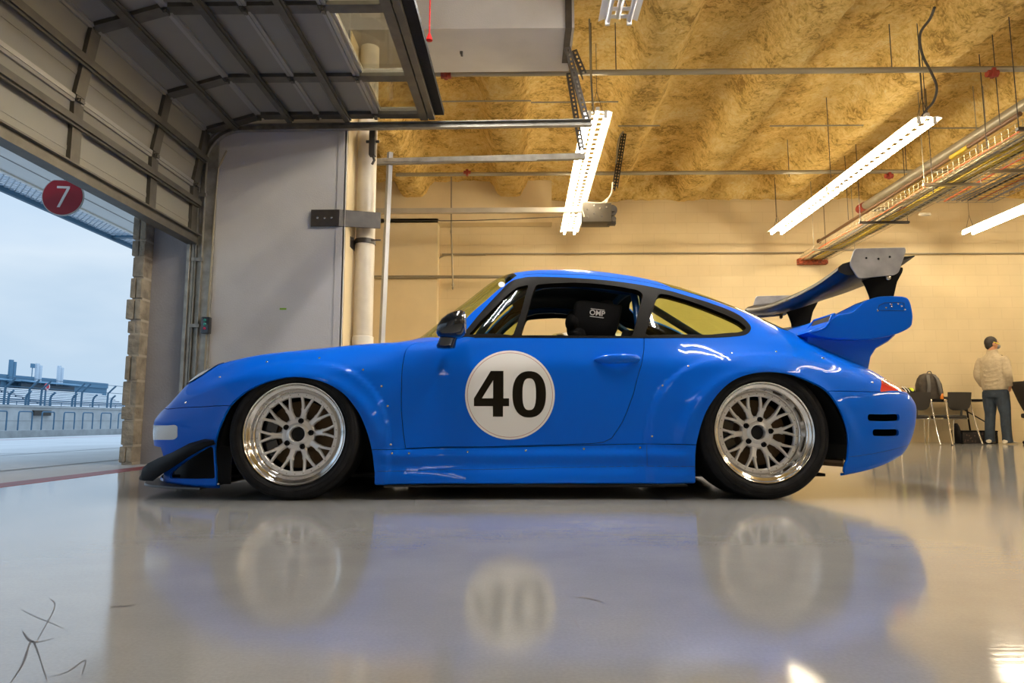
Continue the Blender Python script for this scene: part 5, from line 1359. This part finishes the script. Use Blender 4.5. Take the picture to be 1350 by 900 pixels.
for k in range(60): b.box((-.02, -40+k*1.9, 1.75), (.02, -39.9+k*1.9, 2.6))
b.box((-.02, -40, 2.55), (.02, 90, 2.62)); b.box((-.02, -40, 2.15), (.02, 90, 2.2))
o = b.build('stand_railing', M_steelblue); o.location = (GX+4, 85, 0); tag(o, 'blue-grey wall and railing in front of the grandstand rows', 'railing')
q = atx(61.7, 509.5, GX+5); b = MB(); b.lathe([(0, 0), (.42, 0), (.42, .1), (0, .1)], frame_y((0, 0, 0), (1, 0, 0)), 24); rs_ = b.build('round_sign', mat('sign_red', (.55, .03, .05, 1))); rs_.location = q
tag(rs_, 'small round red sign in front of the grandstand', 'sign'); b = MB(); b.lathe([(.30, .1), (.38, .1), (.38, .12), (.30, .12)], frame_y((0, 0, 0), (1, 0, 0)), 24, True); b.build('white_ring', M_white2, rs_)
b = MB(); b.tube([(q.x-.1, q.y, 0), (q.x-.1, q.y, q.z)], .1, 8); tag(b.build('sign_post', M_steelblue), 'post holding the small round red sign', 'post')
# canopy over the pit lane: soffit, mesh walkway, hanging number sign
M_soff = mat('soffit_pale', (.85, .85, .84, 1), rough=.7, noise=(2, .04))
cn = empty('pit_canopy', (-3.4, 6, 3.2), 'pale canopy soffit over the garage front with a perforated outer edge', 'canopy')
b = MB(); b.box((-2.52, -14, 0), (.04, 22, .12)); b.box((-2.55, -14, -.02), (-2.5, 22, .16)); b.build('soffit', M_soff, cn)
for y in range(-14, 22, 2):
    pass
b = MB(); 
for k in range(3): b.box((-.62-k*.8, -14, -.003), (-.60-k*.8, 22, .0))
b.build('soffit_joint', M_conc, cn)
# perforated edge: diagonal wires
b = MB(); y = -8.
x0_, x1_ = -2.98, -2.53
while y < 22:
    b.tube([(x0_, y, .03), (x1_, y+.45, .03)], .008, 4); b.tube([(x0_, y+.45, .03), (x1_, y, .03)], .008, 4); y += .09
b.build('mesh_edge', mat('mesh_steel', (.33, .40, .48, 1), rough=.5), cn)
b = MB(); b.box((-3.02, -14, -.03), (-2.97, 22, .05)); 
for y in (4.2, 8.2, 12.2, 16.2, .2): b.box((-3.0, y, 0), (-2.5, y+.09, .07))
b.build('edge_beam', M_steelblue, cn)
sp = at(83, 259, 6.6)
sg = empty('bay_sign', sp, 'round dark red sign with a white 7 hanging outside the bay', 'sign')
R7 = .19
ol = [(R7*math.cos(a), min(R7*math.sin(a), R7*.86+.012*math.cos(a*1)*0)) for a in [2*PI*k/64 for k in range(64)]]
rim_ = [(x*1.05, y*1.05) for x, y in ol]
Ms = frame_y((0, 0, 0), (.12, -1, 0))
b = MB(); b.prism(rim_, -.012, .004, Ms); b.build('sign_rim', mat('sign_rim_pale', (.5, .5, .5, 1), rough=.5), sg)
b = MB(); b.prism(ol, .004, .008, Ms); b.build('sign_face', mat('sign_maroon', (.30, .008, .02, 1), rough=.4), sg)
s7 = [(-.058, .105), (.065, .105), (.065, .085), (-.018, -.115), (-.045, -.115), (.036, .082), (-.058, .082)]
b = MB(); b.prism(s7, .008, .011, Ms); b.build('numeral_seven', mat('sign_white', (.7, .7, .7, 1), rough=.5), sg)
b = MB(); b.tube([(0, .02, .15), (0, .02, 3.2-sp.z)], .015, 8); b.build('sign_hanger', M_steelblue, sg)
# ================================================================ THE FAR END: PERSON, CHAIRS, TABLE
M_meshb = mat('chair_black_mesh', (.018, .014, .010, 1), rough=.7)
M_leg = mat('chair_chrome', (.70, .66, .58, 1), rough=.22, metal=1)
YT = 11.35
def remesh(b, name, m, parent, vox=.014, sm=6):
    o = b.build(name, m, parent, angle=0)
    r = o.modifiers.new('remesh', 'REMESH'); r.mode = 'VOXEL'; r.voxel_size = vox; r.use_smooth_shade = True
    s = o.modifiers.new('smooth', 'SMOOTH'); s.iterations = sm; s.factor = .5
    return o
def ell(c, rx, ry, n=18, tx=0., ty=0.):
    return [Vector((c[0]+rx*math.cos(2*PI*k/n), c[1]+ry*math.sin(2*PI*k/n), c[2]+tx*math.cos(2*PI*k/n)+ty*math.sin(2*PI*k/n))) for k in range(n)]
def conference_chair(x, y, rz, label):
    t = empty('conference_chair', (x, y, 0), label, 'chair', 'black conference chairs at the folding table', rz)
    b = MB(); rg = []
    for z, k in ((.412, .70), (.420, .95), (.440, 1.0), (.465, .97), (.474, .70)): rg.append([Vector((.235*k*math.copysign(abs(math.cos(a))**.7, math.cos(a)), .03+.225*k*math.copysign(abs(math.sin(a))**.7, math.sin(a)), z)) for a in [2*PI*i/28 for i in range(28)]])
    b.loft(rg); b.build('seat', M_meshb, t)
    b = MB(); rg = []
    for z, w, y_ in ((.545, .10, -.215), (.56, .16, -.215), (.60, .20, -.222), (.68, .217, -.232), (.78, .223, -.245), (.825, .225, -.25), (.832, .222, -.251)):
        f = [Vector((w*s, y_+.045*s*s, z)) for s in (-1, -.66, -.33, 0, .33, .66, 1)]
        rg.append(f+[v+Vector((0, -.014, 0)) for v in f[::-1]])
    b.loft(rg); b.build('backrest', M_meshb, t)
    b = MB(); b.tube([(0, -.21, .45), (0, -.225, .56)], .016, 8); b.build('back_post', M_meshb, t)
    for s in (-1, 1):
        b = MB(); b.tube(spline([(s*.235, -.175, .72), (s*.245, -.19, .55), (s*.262, -.235, .25), (s*.285, -.29, .012)], 4), .0115, 10); b.build('leg', M_leg, t)
        b = MB(); b.tube(spline([(s*.238, -.10, .415), (s*.242, .10, .41), (s*.246, .185, .36), (s*.250, .21, .012)], 4), .0115, 10); b.build('leg', M_leg, t)
        b = MB(); b.lathe([(0, .012), (.020, .010), (.024, -.004), (.024, -.02)], frame_y((s*.238, -.168, .70), (s, 0, 0)), 14); b.build('pivot_knob', M_leg, t)
    b = MB(); b.tube([(-.25, -.05, .415), (.25, -.05, .415)], .010, 8); b.tube([(-.24, .10, .415), (.24, .10, .415)], .010, 8); b.build('seat_frame', M_leg, t)
    return t
c2 = atz(1269, 583.7, 0); conference_chair(c2.x-.66, 11.25, math.radians(14), 'black conference chair with chrome legs next to the standing person')
c1 = atz(1222, 583.7, 0); conference_chair(c1.x-.66, 11.25, math.radians(-10), 'black conference chair half hidden behind the car tail')
tx0, tx1 = at(1150, 528, 11.8).x, at(1308, 528, 11.8).x; tz = at(1290, 526, 11.7).z
t = empty('folding_table', ((tx0+tx1)/2, 11.98, 0), 'long black folding table against the block wall', 'table')
W_ = (tx1-tx0)/2
b = MB(); b.box((-W_, -.30, tz-.035), (W_, .27, tz), ch=.006); b.build('tabletop', M_black, t)
for s in (-1, 1):
    for yy in (-.26, .24): b = MB(); b.tube([(s*(W_-.12), yy, 0), (s*(W_-.18), yy, tz-.03)], .014, 8); b.build('leg', M_black, t)
b = MB(); b.tube([(W_-.18, -.26, .35), (W_-.7, -.2, tz-.05)], .010, 8); b.tube([(-.2, -.26, tz-.04), (-W_+.2, .0, .30)], .010, 8); b.build('brace', M_black, t)
# backpack
M_pack = mat('pack_dark', (.045, .035, .026, 1), rough=.8, noise=(14, .3)); M_strap = mat('pack_strap', (.09, .085, .08, 1), rough=.7)
bp_ = at(1231, 526, 11.75); bpk = empty('backpack', (bp_.x, 11.86, tz), 'dark grey backpack with padded straps standing upright on the table', 'backpack')
b = MB(); rg = []
for z, w, d in ((.0, .19, .10), (.01, .205, .115), (.12, .212, .125), (.26, .20, .12), (.36, .165, .10), (.42, .12, .08), (.445, .06, .045)):
    rg.append([Vector((w*math.copysign(abs(math.cos(a))**.6, math.cos(a))-.03*z, d*math.copysign(abs(math.sin(a))**.7, math.sin(a)), z)) for a in [2*PI*i/26 for i in range(26)]])
b.loft(rg); b.build('pack_body', M_pack, bpk, angle=50)
for s in (-1, 1):
    b = MB(); pts = spline([(s*.05, -.07, .42), (s*.075, -.125, .34), (s*.09, -.155, .20), (s*.11, -.145, .08), (s*.15, -.12, .02)], 4)
    b.loft([[p+Vector((dx, dy, 0)) for dx, dy in ((-.028, .006), (.028, .006), (.024, -.012), (-.024, -.012))] for p in pts]); b.build('shoulder_strap', M_strap, bpk)
b = MB(); b.tube(spline([(-.04, -.03, .44), (-.02, -.04, .475), (.02, -.04, .475), (.04, -.03, .44)], 4), .009, 8); b.build('grab_handle', M_strap, bpk)
b = MB(); b.ball((-.17, -.02, .20), (.05, .09, .12)); b.build('side_pocket', M_pack, bpk)
g = at(1201, 526, 11.75); hb = empty('holdall', (g.x-.08, 11.84, tz), 'black bag with a bright yellow-green flap and white straps beside the backpack', 'bag')
b = MB(); rg = []
for xx, k in ((-.20, .5), (-.18, .9), (0, 1), (.16, .95), (.19, .55)): rg.append([Vector((xx, .10*k*math.cos(a), .10+.10*k*math.sin(a))) for a in [2*PI*i/18 for i in range(18)]])
b.loft(rg); b.build('bag_body', M_black, hb, angle=50)
b = MB(); b.ball((.12, -.03, .14), (.055, .06, .06)); b.ball((-.12, -.05, .10), (.05, .06, .05)); b.build('bright_flap', mat('hivis', (.55, .65, .02, 1), rough=.6), hb)
b = MB(); b.tube(spline([(.02, -.10, .04), (.0, -.11, .14), (-.04, -.06, .22)], 4), .008, 6); b.tube(spline([(.06, -.10, .03), (.05, -.11, .14), (-.0, -.06, .22)], 4), .006, 6); b.build('white_strap', M_white, hb)
g = at(1247.7, 526, 11.6); b = MB(); b.lathe([(0, 0), (.022, 0), (.024, .01), (.024, .09), (.012, .11), (.012, .125), (0, .125)], Matrix.Translation((g.x, 11.72, tz)), 16); tag(b.build('orange_bottle', mat('bottle_orange', (.75, .22, .01, 1), rough=.4)), 'small orange bottle on the table beside the backpack', 'bottle')
g = at(1262, 522, 11.8); b = MB(); b.box((g.x-.16, 11.72, tz), (g.x+.16, 11.95, tz+.05), ch=.01); tag(b.build('grey_case', mat('case_grey', (.12, .13, .14, 1), rough=.5)), 'flat grey case lying on the table behind the chair', 'case')
# patterned crate under the table, soft bag beside it
g0, g1 = at(1268, 583, 11.75), at(1315, 583, 11.75)
M_pat, nt, b0, tc = node_mat('patterned_cloth', .8)
vo = N_(nt, 'ShaderNodeTexVoronoi', Scale=22.); nt.links.new(tc.outputs['Object'], vo.inputs[0])
r_ = ramp(nt, vo.outputs[0], [(.0, (.16, .06, .04, 1)), (.25, (.07, .045, .035, 1)), (.35, (.012, .008, .007, 1)), (1., (.010, .008, .007, 1))]); nt.links.new(r_.outputs[0], b0.inputs[0])
b = MB(); b.box((g0.x, 11.72, 0), (g1.x, 12.05, .215), ch=.012); cr = b.build('storage_box', M_pat); tag(cr, 'low dark storage box with faint floral pattern under the table', 'box')
b = MB(); b.box((g0.x-.004, 11.715, .19), (g1.x+.004, 12.055, .215), ch=.008); b.build('lid', M_black, cr)
b = MB(); rg = []
for z, k in ((0, .8), (.03, 1), (.15, .95), (.28, .6), (.34, .25)): rg.append(ell((g0.x-.075, 11.75, z), .05*k, .13*k))
b.loft(rg); tag(b.build('soft_bag', M_black, angle=50), 'slim black soft bag standing left of the storage box', 'bag')
# standing person
M_skin = mat('skin', (.50, .24, .12, 1), rough=.5); M_hair = mat('hair_black', (.012, .008, .006, 1), rough=.6)
M_jack = mat('jacket_beige', (.42, .34, .22, 1), rough=.85, noise=(22, .12), bump=(30, .5)); M_jean = mat('denim_blue', (.022, .033, .048, 1), rough=.85, noise=(10, .35), bump=(24, .4)); M_shoe = mat('shoe_cream', (.62, .54, .40, 1), rough=.6)
pc = atz(1313, 585, 0)
pr = empty('person', (pc.x+.06, pc.y, 0), 'standing person seen from behind in beige jacket and blue jeans, hands in pockets', 'person', rz=math.radians(-58))
b = MB()   # body (mostly covered): neck, head, torso core, hands
b.loft([ell((0, 0, z), rx, ry) for z, rx, ry in ((.90, .15, .10), (1.1, .14, .10), (1.3, .16, .10), (1.44, .13, .08), (1.49, .065, .06), (1.55, .054, .056), (1.60, .055, .06))])
HM = Matrix.Rotation(math.radians(-48), 3, 'Z') @ Matrix.Rotation(math.radians(6), 3, 'X')
hc = Vector((0, .015, 1.665))
b.ball(hc, (.076, .096, .115), M=HM)
for p, r in (((0, .095, -.015), (.014, .02, .02)), ((0, .075, -.07), (.035, .03, .03)), ((-.077, 0, -.01), (.010, .022, .032)), ((.077, 0, -.01), (.010, .022, .032)), ((0, .088, -.048), (.022, .012, .008)), ((-.03, .084, .012), (.014, .01, .008)), ((.03, .084, .012), (.014, .01, .008))):
    b.ball(hc+HM @ Vector(p), r, M=HM, n=10, m=8)
for s in (-1, 1):
    b.tube(spline([(s*.14, 0, 1.41), (s*.215, -.045, 1.16), (s*.20, .05, .98)], 4), [.05, .048, .046, .042, .04, .036, .032, .030, .028], 10)
    hd_ = Vector((s*.195, .065, .955)); b.ball(hd_, (.022, .04, .045))
    for k in range(4): b.tube([hd_+Vector((0, .03-.02*k, -.02)), hd_+Vector((-s*.01, .034-.022*k, -.075)), hd_+Vector((-s*.02, .03-.02*k, -.10-.006*(k in (1, 2)))) ], [.010, .009, .007], 6)
    b.tube([hd_+Vector((0, .035, .0)), hd_+Vector((-s*.01, .065, -.03)), hd_+Vector((-s*.012, .07, -.055))], [.011, .010, .008], 6)
remesh(b, 'body', M_skin, pr, .009, 2)
b = MB(); b.ball(hc+HM @ Vector((0, -.012, .018)), (.084, .100, .112), M=HM)
b.ball(hc+HM @ Vector((0, -.045, -.03)), (.072, .062, .07), M=HM)
hr_ = remesh(b, 'hair', M_hair, pr, .010, 2)
b = MB(); 
for k in range(9):
    pass
b.tube([hc+HM @ Vector((.083, .0, .02)), hc+HM @ Vector((.080, .05, -.005)), hc+HM @ Vector((.05, .092, -.03))], .006, 6); b.build('yellow_strap', mat('strap_yellow', (.85, .75, .05, 1), rough=.5), pr)
b = MB(); b.ball(hc+HM @ Vector((0, .075, -.055)), (.048, .040, .045), M=HM); b.build('face_mask', mat('mask_grey', (.25, .24, .22, 1), rough=.7), pr, angle=0)
b = MB()
b.loft([ell((0, y, z), rx, ry, 24) for z, rx, ry, y in ((.885, .175, .135, .0), (.90, .188, .148, 0), (.96, .192, .15, 0), (1.06, .186, .145, -.005), (1.18, .19, .145, -.01), (1.30, .195, .142, -.015), (1.38, .19, .13, -.015), (1.44, .155, .105, -.01), (1.49, .095, .08, -.005), (1.535, .078, .073, .0))])
for s in (-1, 1):
    P_ = spline([(s*.150, -.01, 1.41), (s*.200, -.02, 1.32), (s*.225, -.05, 1.15), (s*.215, .0, 1.05), (s*.20, .065, .965)], 4)
    b.tube(P_, [.070, .070, .069, .068, .067, .066, .065, .064, .063, .062, .060, .060, .058, .056, .055, .054, .052][:len(P_)], 14)
for z, a in ((.98, .2), (1.05, -.5), (1.12, .9), (1.22, -.9)):   # folds
    b.tube(spline([(-.14+a*.05, -.148, z), (0, -.158, z-.02), (.14, -.14, z+.015)], 4), .004, 6)
remesh(b, 'jacket', M_jack, pr, .012, 4)
b = MB(); b.loft([ell((0, .0, z), rx, ry, 20, 0, t_) for z, rx, ry, t_ in ((1.51, .085, .08, .01), (1.565, .072, .072, .015), (1.562, .066, .066, .015))], cap=False); b.build('collar', M_jack, pr)
b = MB(); b.tube([(.045, .06, 1.50), (.07, .095, 1.47), (.10, .11, 1.46)], .010, 8); b.build('collar_zip', M_black, pr)
b = MB()
b.loft([ell((0, 0, z), rx, ry, 22) for z, rx, ry in ((.93, .165, .115), (.86, .180, .128), (.80, .185, .130), (.76, .17, .12))])
for s in (-1, 1):
    P_ = [(s*.088, 0, .86), (s*.098, .005, .74), (s*.105, .015, .58), (s*.112, .02, .48), (s*.118, -.005, .32), (s*.125, -.015, .18), (s*.13, -.02, .06), (s*.13, -.018, .028)]
    b.tube(spline(P_, 3), [.105]*3+[.100, .098, .095, .092, .086, .082, .078, .077, .076, .076, .074, .073, .072, .072, .074, .076, .078, .080, .080][:19], 16)
remesh(b, 'jeans', M_jean, pr, .012, 4)
for s in (-1, 1):
    b = MB(); rg = []
    for f, w, h in ((-.105, .030, .05), (-.09, .042, .075), (-.03, .044, .085), (.05, .046, .068), (.11, .050, .048), (.155, .042, .035), (.175, .02, .02)):
        rg.append([Vector((s*.135+f*.18*s+w*math.cos(a), f, max(.0, .012+(h-.012)*(.5+.5*math.sin(a))))) for a in [2*PI*i/14 for i in range(14)]])
    b.loft(rg); b.build('shoe', M_shoe, pr, angle=60)
# partly visible office chair with a seated person at the frame's right edge
oc = at(1349, 584, 11.2)
ch = empty('office_chair', (oc.x+.38, 11.2, 0), 'black office swivel chair at the right edge of the frame', 'chair', rz=math.radians(-90))
b = MB(); rg = []
for z, w, y_ in ((.50, .18, -.20), (.56, .21, -.225), (.70, .225, -.28), (.88, .23, -.345), (1.0, .225, -.385), (1.01, .20, -.39)):
    f = [Vector((w*s, y_+.05*s*s, z)) for s in (-1, -.5, 0, .5, 1)]; rg.append(f+[v+Vector((0, -.02, 0)) for v in f[::-1]])
b.loft(rg); b.build('backrest', M_meshb, ch)
b = MB(); b.box((-.24, -.22, .42), (.24, .26, .50), ch=.03); b.build('seat', M_meshb, ch)
b = MB(); b.tube([(0, 0, .08), (0, 0, .42)], .028, 12); b.build('column', M_black, ch)
for k in range(5):
    a = 2*PI*k/5+.3; b = MB(); b.tube([(0, 0, .10), (.29*math.cos(a), .29*math.sin(a), .065)], [.024, .015], 8); b.tube([(.29*math.cos(a)-.012, .29*math.sin(a), .028), (.29*math.cos(a)+.012, .29*math.sin(a), .028)], .028, 12); b.build('base_arm', M_black, ch)
b = MB(); b.tube([(0, -.20, .46), (0, -.26, .60)], .02, 8); b.build('back_post', M_black, ch)
sp2 = empty('person', (oc.x+.40, 11.2, .0), 'seated person in black shirt at the right edge, mostly outside the frame', 'person', rz=math.radians(-90))
b = MB()
b.loft([ell((0, y, z), rx, ry) for z, rx, ry, y in ((.60, .13, .10, -.07), (.8, .13, .10, -.10), (1.0, .15, .09, -.14), (1.07, .10, .07, -.14), (1.10, .055, .055, -.13), (1.17, .052, .055, -.12))])
hc2 = Vector((0, -.09, 1.27)); b.ball(hc2, (.076, .096, .115)); b.ball(hc2+Vector((0, .095, -.015)), (.014, .02, .02), n=10, m=8)
for s in (-1, 1):
    b.ball(hc2+Vector((s*.077, 0, -.01)), (.010, .022, .032), n=10, m=8)
    b.tube([(s*.19, -.08, .80), (s*.23, .0, .68), (s*.2, .20, .66)], [.04, .038, .03], 10)
    hd_ = Vector((s*.19, .24, .66)); b.ball(hd_, (.036, .045, .018))
    for k in range(4): b.tube([hd_+Vector((-.027+.018*k, .03, 0)), hd_+Vector((-.03+.02*k, .075, -.005)), hd_+Vector((-.03+.02*k, .10, -.02))], [.010, .009, .007], 6)
    b.tube([hd_+Vector((-s*.03, 0, 0)), hd_+Vector((-s*.06, .03, -.004)), hd_+Vector((-s*.07, .055, -.01))], [.011, .010, .008], 6)
remesh(b, 'body', M_skin, sp2, .010, 2)
b = MB(); b.ball(hc2+Vector((0, -.02, .02)), (.083, .095, .108)); b.build('hair', M_hair, sp2, angle=0)
b = MB(); b.loft([ell((0, y, z), rx, ry, 22) for z, rx, ry, y in ((.50, .18, .13, -.05), (.6, .175, .135, -.07), (.8, .18, .13, -.10), (.98, .19, .12, -.14), (1.06, .14, .09, -.14), (1.10, .07, .07, -.13))])
for s in (-1, 1): b.tube([(s*.16, -.13, 1.02), (s*.21, -.12, .90), (s*.22, -.06, .76)], [.065, .06, .055], 12)
remesh(b, 'shirt', M_black, sp2, .014, 3)
b = MB()
b.loft([ell((0, -.02, z), rx, ry, 18) for z, rx, ry in ((.60, .17, .14), (.52, .18, .16), (.505, .17, .15))])
for s in (-1, 1): b.tube([(s*.09, -.02, .575), (s*.12, .25, .575), (s*.13, .42, .54), (s*.14, .44, .40), (s*.14, .42, .2), (s*.14, .42, .08)], [.08, .078, .07, .06, .055, .055], 14)
remesh(b, 'trousers', mat('trousers_dark', (.02, .022, .03, 1), rough=.8), sp2, .014, 3)
for s in (-1, 1):
    b = MB(); b.loft([[Vector((s*.14+w*math.cos(a), .44+f, .045+h*math.sin(a))) for a in [2*PI*i/12 for i in range(12)]] for f, w, h in ((-.10, .03, .03), (-.07, .042, .045), (.05, .045, .040), (.14, .045, .032), (.18, .02, .02))]); b.build('shoe', M_black, sp2)
# ---- white coupe behind the blue car: the same kind of shell, seen only through the windows
M_wcar = mat('white_car_paint', (.72, .72, .70, 1), rough=.25, coat=.8)
wc = empty('parked_car', (-.78, 8.22, 0), 'white coupe parked behind the blue race car, glimpsed through its windows', 'car', rz=0)
wc.scale = (1.15, 1.15, 1.15)
def wpart(src, m):
    o = src.copy(); o.data = src.data.copy(); COL.objects.link(o); o.parent = wc; o.scale = (1, 1, .985)
    o.data.materials.clear(); o.data.materials.append(m); return o
for nm in ('body_shell', 'hood', 'engine_lid', 'front_bumper', 'rear_bumper'): wpart(pn[nm], M_wcar)
for o in [o for o in list(car.children) if o.name.split('.')[0] in ('side_skirt', 'cabin_lining', 'windshield', 'rear_window', 'door', 'window_frame', 'turn_signal', 'tail_light')]:
    c = wpart(o, {'side_skirt': M_wcar, 'door': M_wcar, 'cabin_lining': M_inner, 'window_frame': M_trim, 'turn_signal': M_clearlens, 'tail_light': M_redlens}.get(o.name.split('.')[0], M_glass))
for x, y, far in ((0, -.885, False), (WX, -.895, False), (0, .885, True), (WX, .895, True)):
    w_ = MB(); E = frame_y((0, 0, 0), (0, -1, 0)); w_.lathe([(.21, -.02), (.235, -.008), (.25, -.0), (.29, .0), (.31, -.02), (.312, -.12), (.31, -.2), (.25, -.22)], E, 48); o = w_.build('tyre', M_rubber, wc); o.location = (x, y, .312); o.rotation_euler.z = PI if far else 0
    w_ = MB(); w_.lathe([(0, -.03), (.06, -.02), (.19, -.045), (.235, -.01), (.24, -.02)], E, 48); r_ = w_.build('wheel_rim', M_silver, wc); r_.location = o.location; r_.rotation_euler.z = o.rotation_euler.z
# ---- dark scuffs and tyre scratches on the floor
M_scuff = mat('floor_scuff', (.075, .065, .058, 1), rough=.4)
def scuff(pxs, w, label, taper=True):
    P_ = spline([atz(a, b_, 0) for a, b_ in pxs], 6); b = MB(); n = len(P_); L = []; Rr = []
    for i, p in enumerate(P_):
        t = (P_[min(n-1, i+1)]-P_[max(0, i-1)]); t.z = 0; t.normalize(); s = Vector((-t.y, t.x, 0)); k = w*(.25+.75*math.sin(PI*i/(n-1))) if taper else w
        k *= .45+.4*random.random()
        L.append(Vector((p.x, p.y, .0006))+s*k); Rr.append(Vector((p.x, p.y, .0006))-s*k)
    b.add(L+Rr, [(i, n+i, n+i+1, i+1) for i in range(n-1)]); o = b.build('floor_scuff', M_scuff, fix=False); tag(o, label, 'scuff mark')
scuff([(43, 855), (58, 828), (70, 806), (72, 795), (66, 789)], .0014, 'thin curved dark scratch on the floor at lower left, upper stroke')
scuff([(14, 900), (30, 875), (43, 845), (62, 896)], .0022, 'forked dark scratch at the bottom left corner of the floor')
scuff([(144, 801), (152, 799.5), (165, 799), (178, 797)], .006, 'short dark rubber smudge on the pale floor left of the car')
scuff([(30, 832), (38, 843), (50, 846), (72, 841)], .003, 'small dark smear crossing the forked scratch')
scuff([(63, 893), (90, 885), (112, 870), (108, 890)], .0016, 'faint dark scratch right of the forked scratch')
scuff([(26, 802), (45, 812), (65, 820), (88, 830)], .0012, 'faint long scratch over the left floor')
scuff([(758, 787), (772, 788), (785, 791), (794, 794)], .005, 'short dark rubber mark in front of the car door')
scuff([(756, 815), (764, 829)], .002, 'tiny dark tick mark on the floor below the rubber mark')
scuff([(393, 758), (396, 758), (400, 759)], .002, 'tiny dark speck on the floor near the front wheel reflection')
# ================================================================ LIGHT
w = bpy.data.worlds.new('sky'); SC.world = w; w.use_nodes = True; nt = w.node_tree
bg = nt.nodes['Background']; tc = nt.nodes.new('ShaderNodeTexCoord')
sp_ = nt.nodes.new('ShaderNodeSeparateXYZ'); nt.links.new(tc.outputs['Generated'], sp_.inputs[0])
n = N_(nt, 'ShaderNodeTexNoise', Scale=2.5, Detail=5.); mp = N_(nt, 'ShaderNodeMapping'); mp.inputs['Scale'].default_value = (1, 1, 3); nt.links.new(tc.outputs['Generated'], mp.inputs[0]); nt.links.new(mp.outputs[0], n.inputs[0])
ma = N_(nt, 'ShaderNodeMath', operation='MULTIPLY_ADD'); nt.links.new(n.outputs[0], ma.inputs[0]); ma.inputs[1].default_value = .45; nt.links.new(sp_.outputs[2], ma.inputs[2])
r = ramp(nt, ma.outputs[0], [(.15, (.42, .63, .86, 1)), (.30, (.54, .70, .87, 1)), (.42, (.70, .83, .96, 1)), (.62, (.50, .69, .92, 1))])
nt.links.new(r.outputs[0], bg.inputs[0])
# overcast sky: brighter overhead than near the horizon
ms = N_(nt, 'ShaderNodeMapRange', From_Min=.36, From_Max=.9, To_Min=1.0, To_Max=2.6); nt.links.new(sp_.outputs[2], ms.inputs[0]); nt.links.new(ms.outputs[0], bg.inputs[1])
SC.view_settings.view_transform = 'Standard'; SC.view_settings.look = 'None'; SC.view_settings.gamma = 1; SC.view_settings.use_curve_mapping = False
SC.view_settings.exposure = 0.0
SC.cycles.use_denoising = True; SC.cycles.max_bounces = 8; SC.cycles.transparent_max_bounces = 24
SC.cycles.sample_clamp_indirect = 6
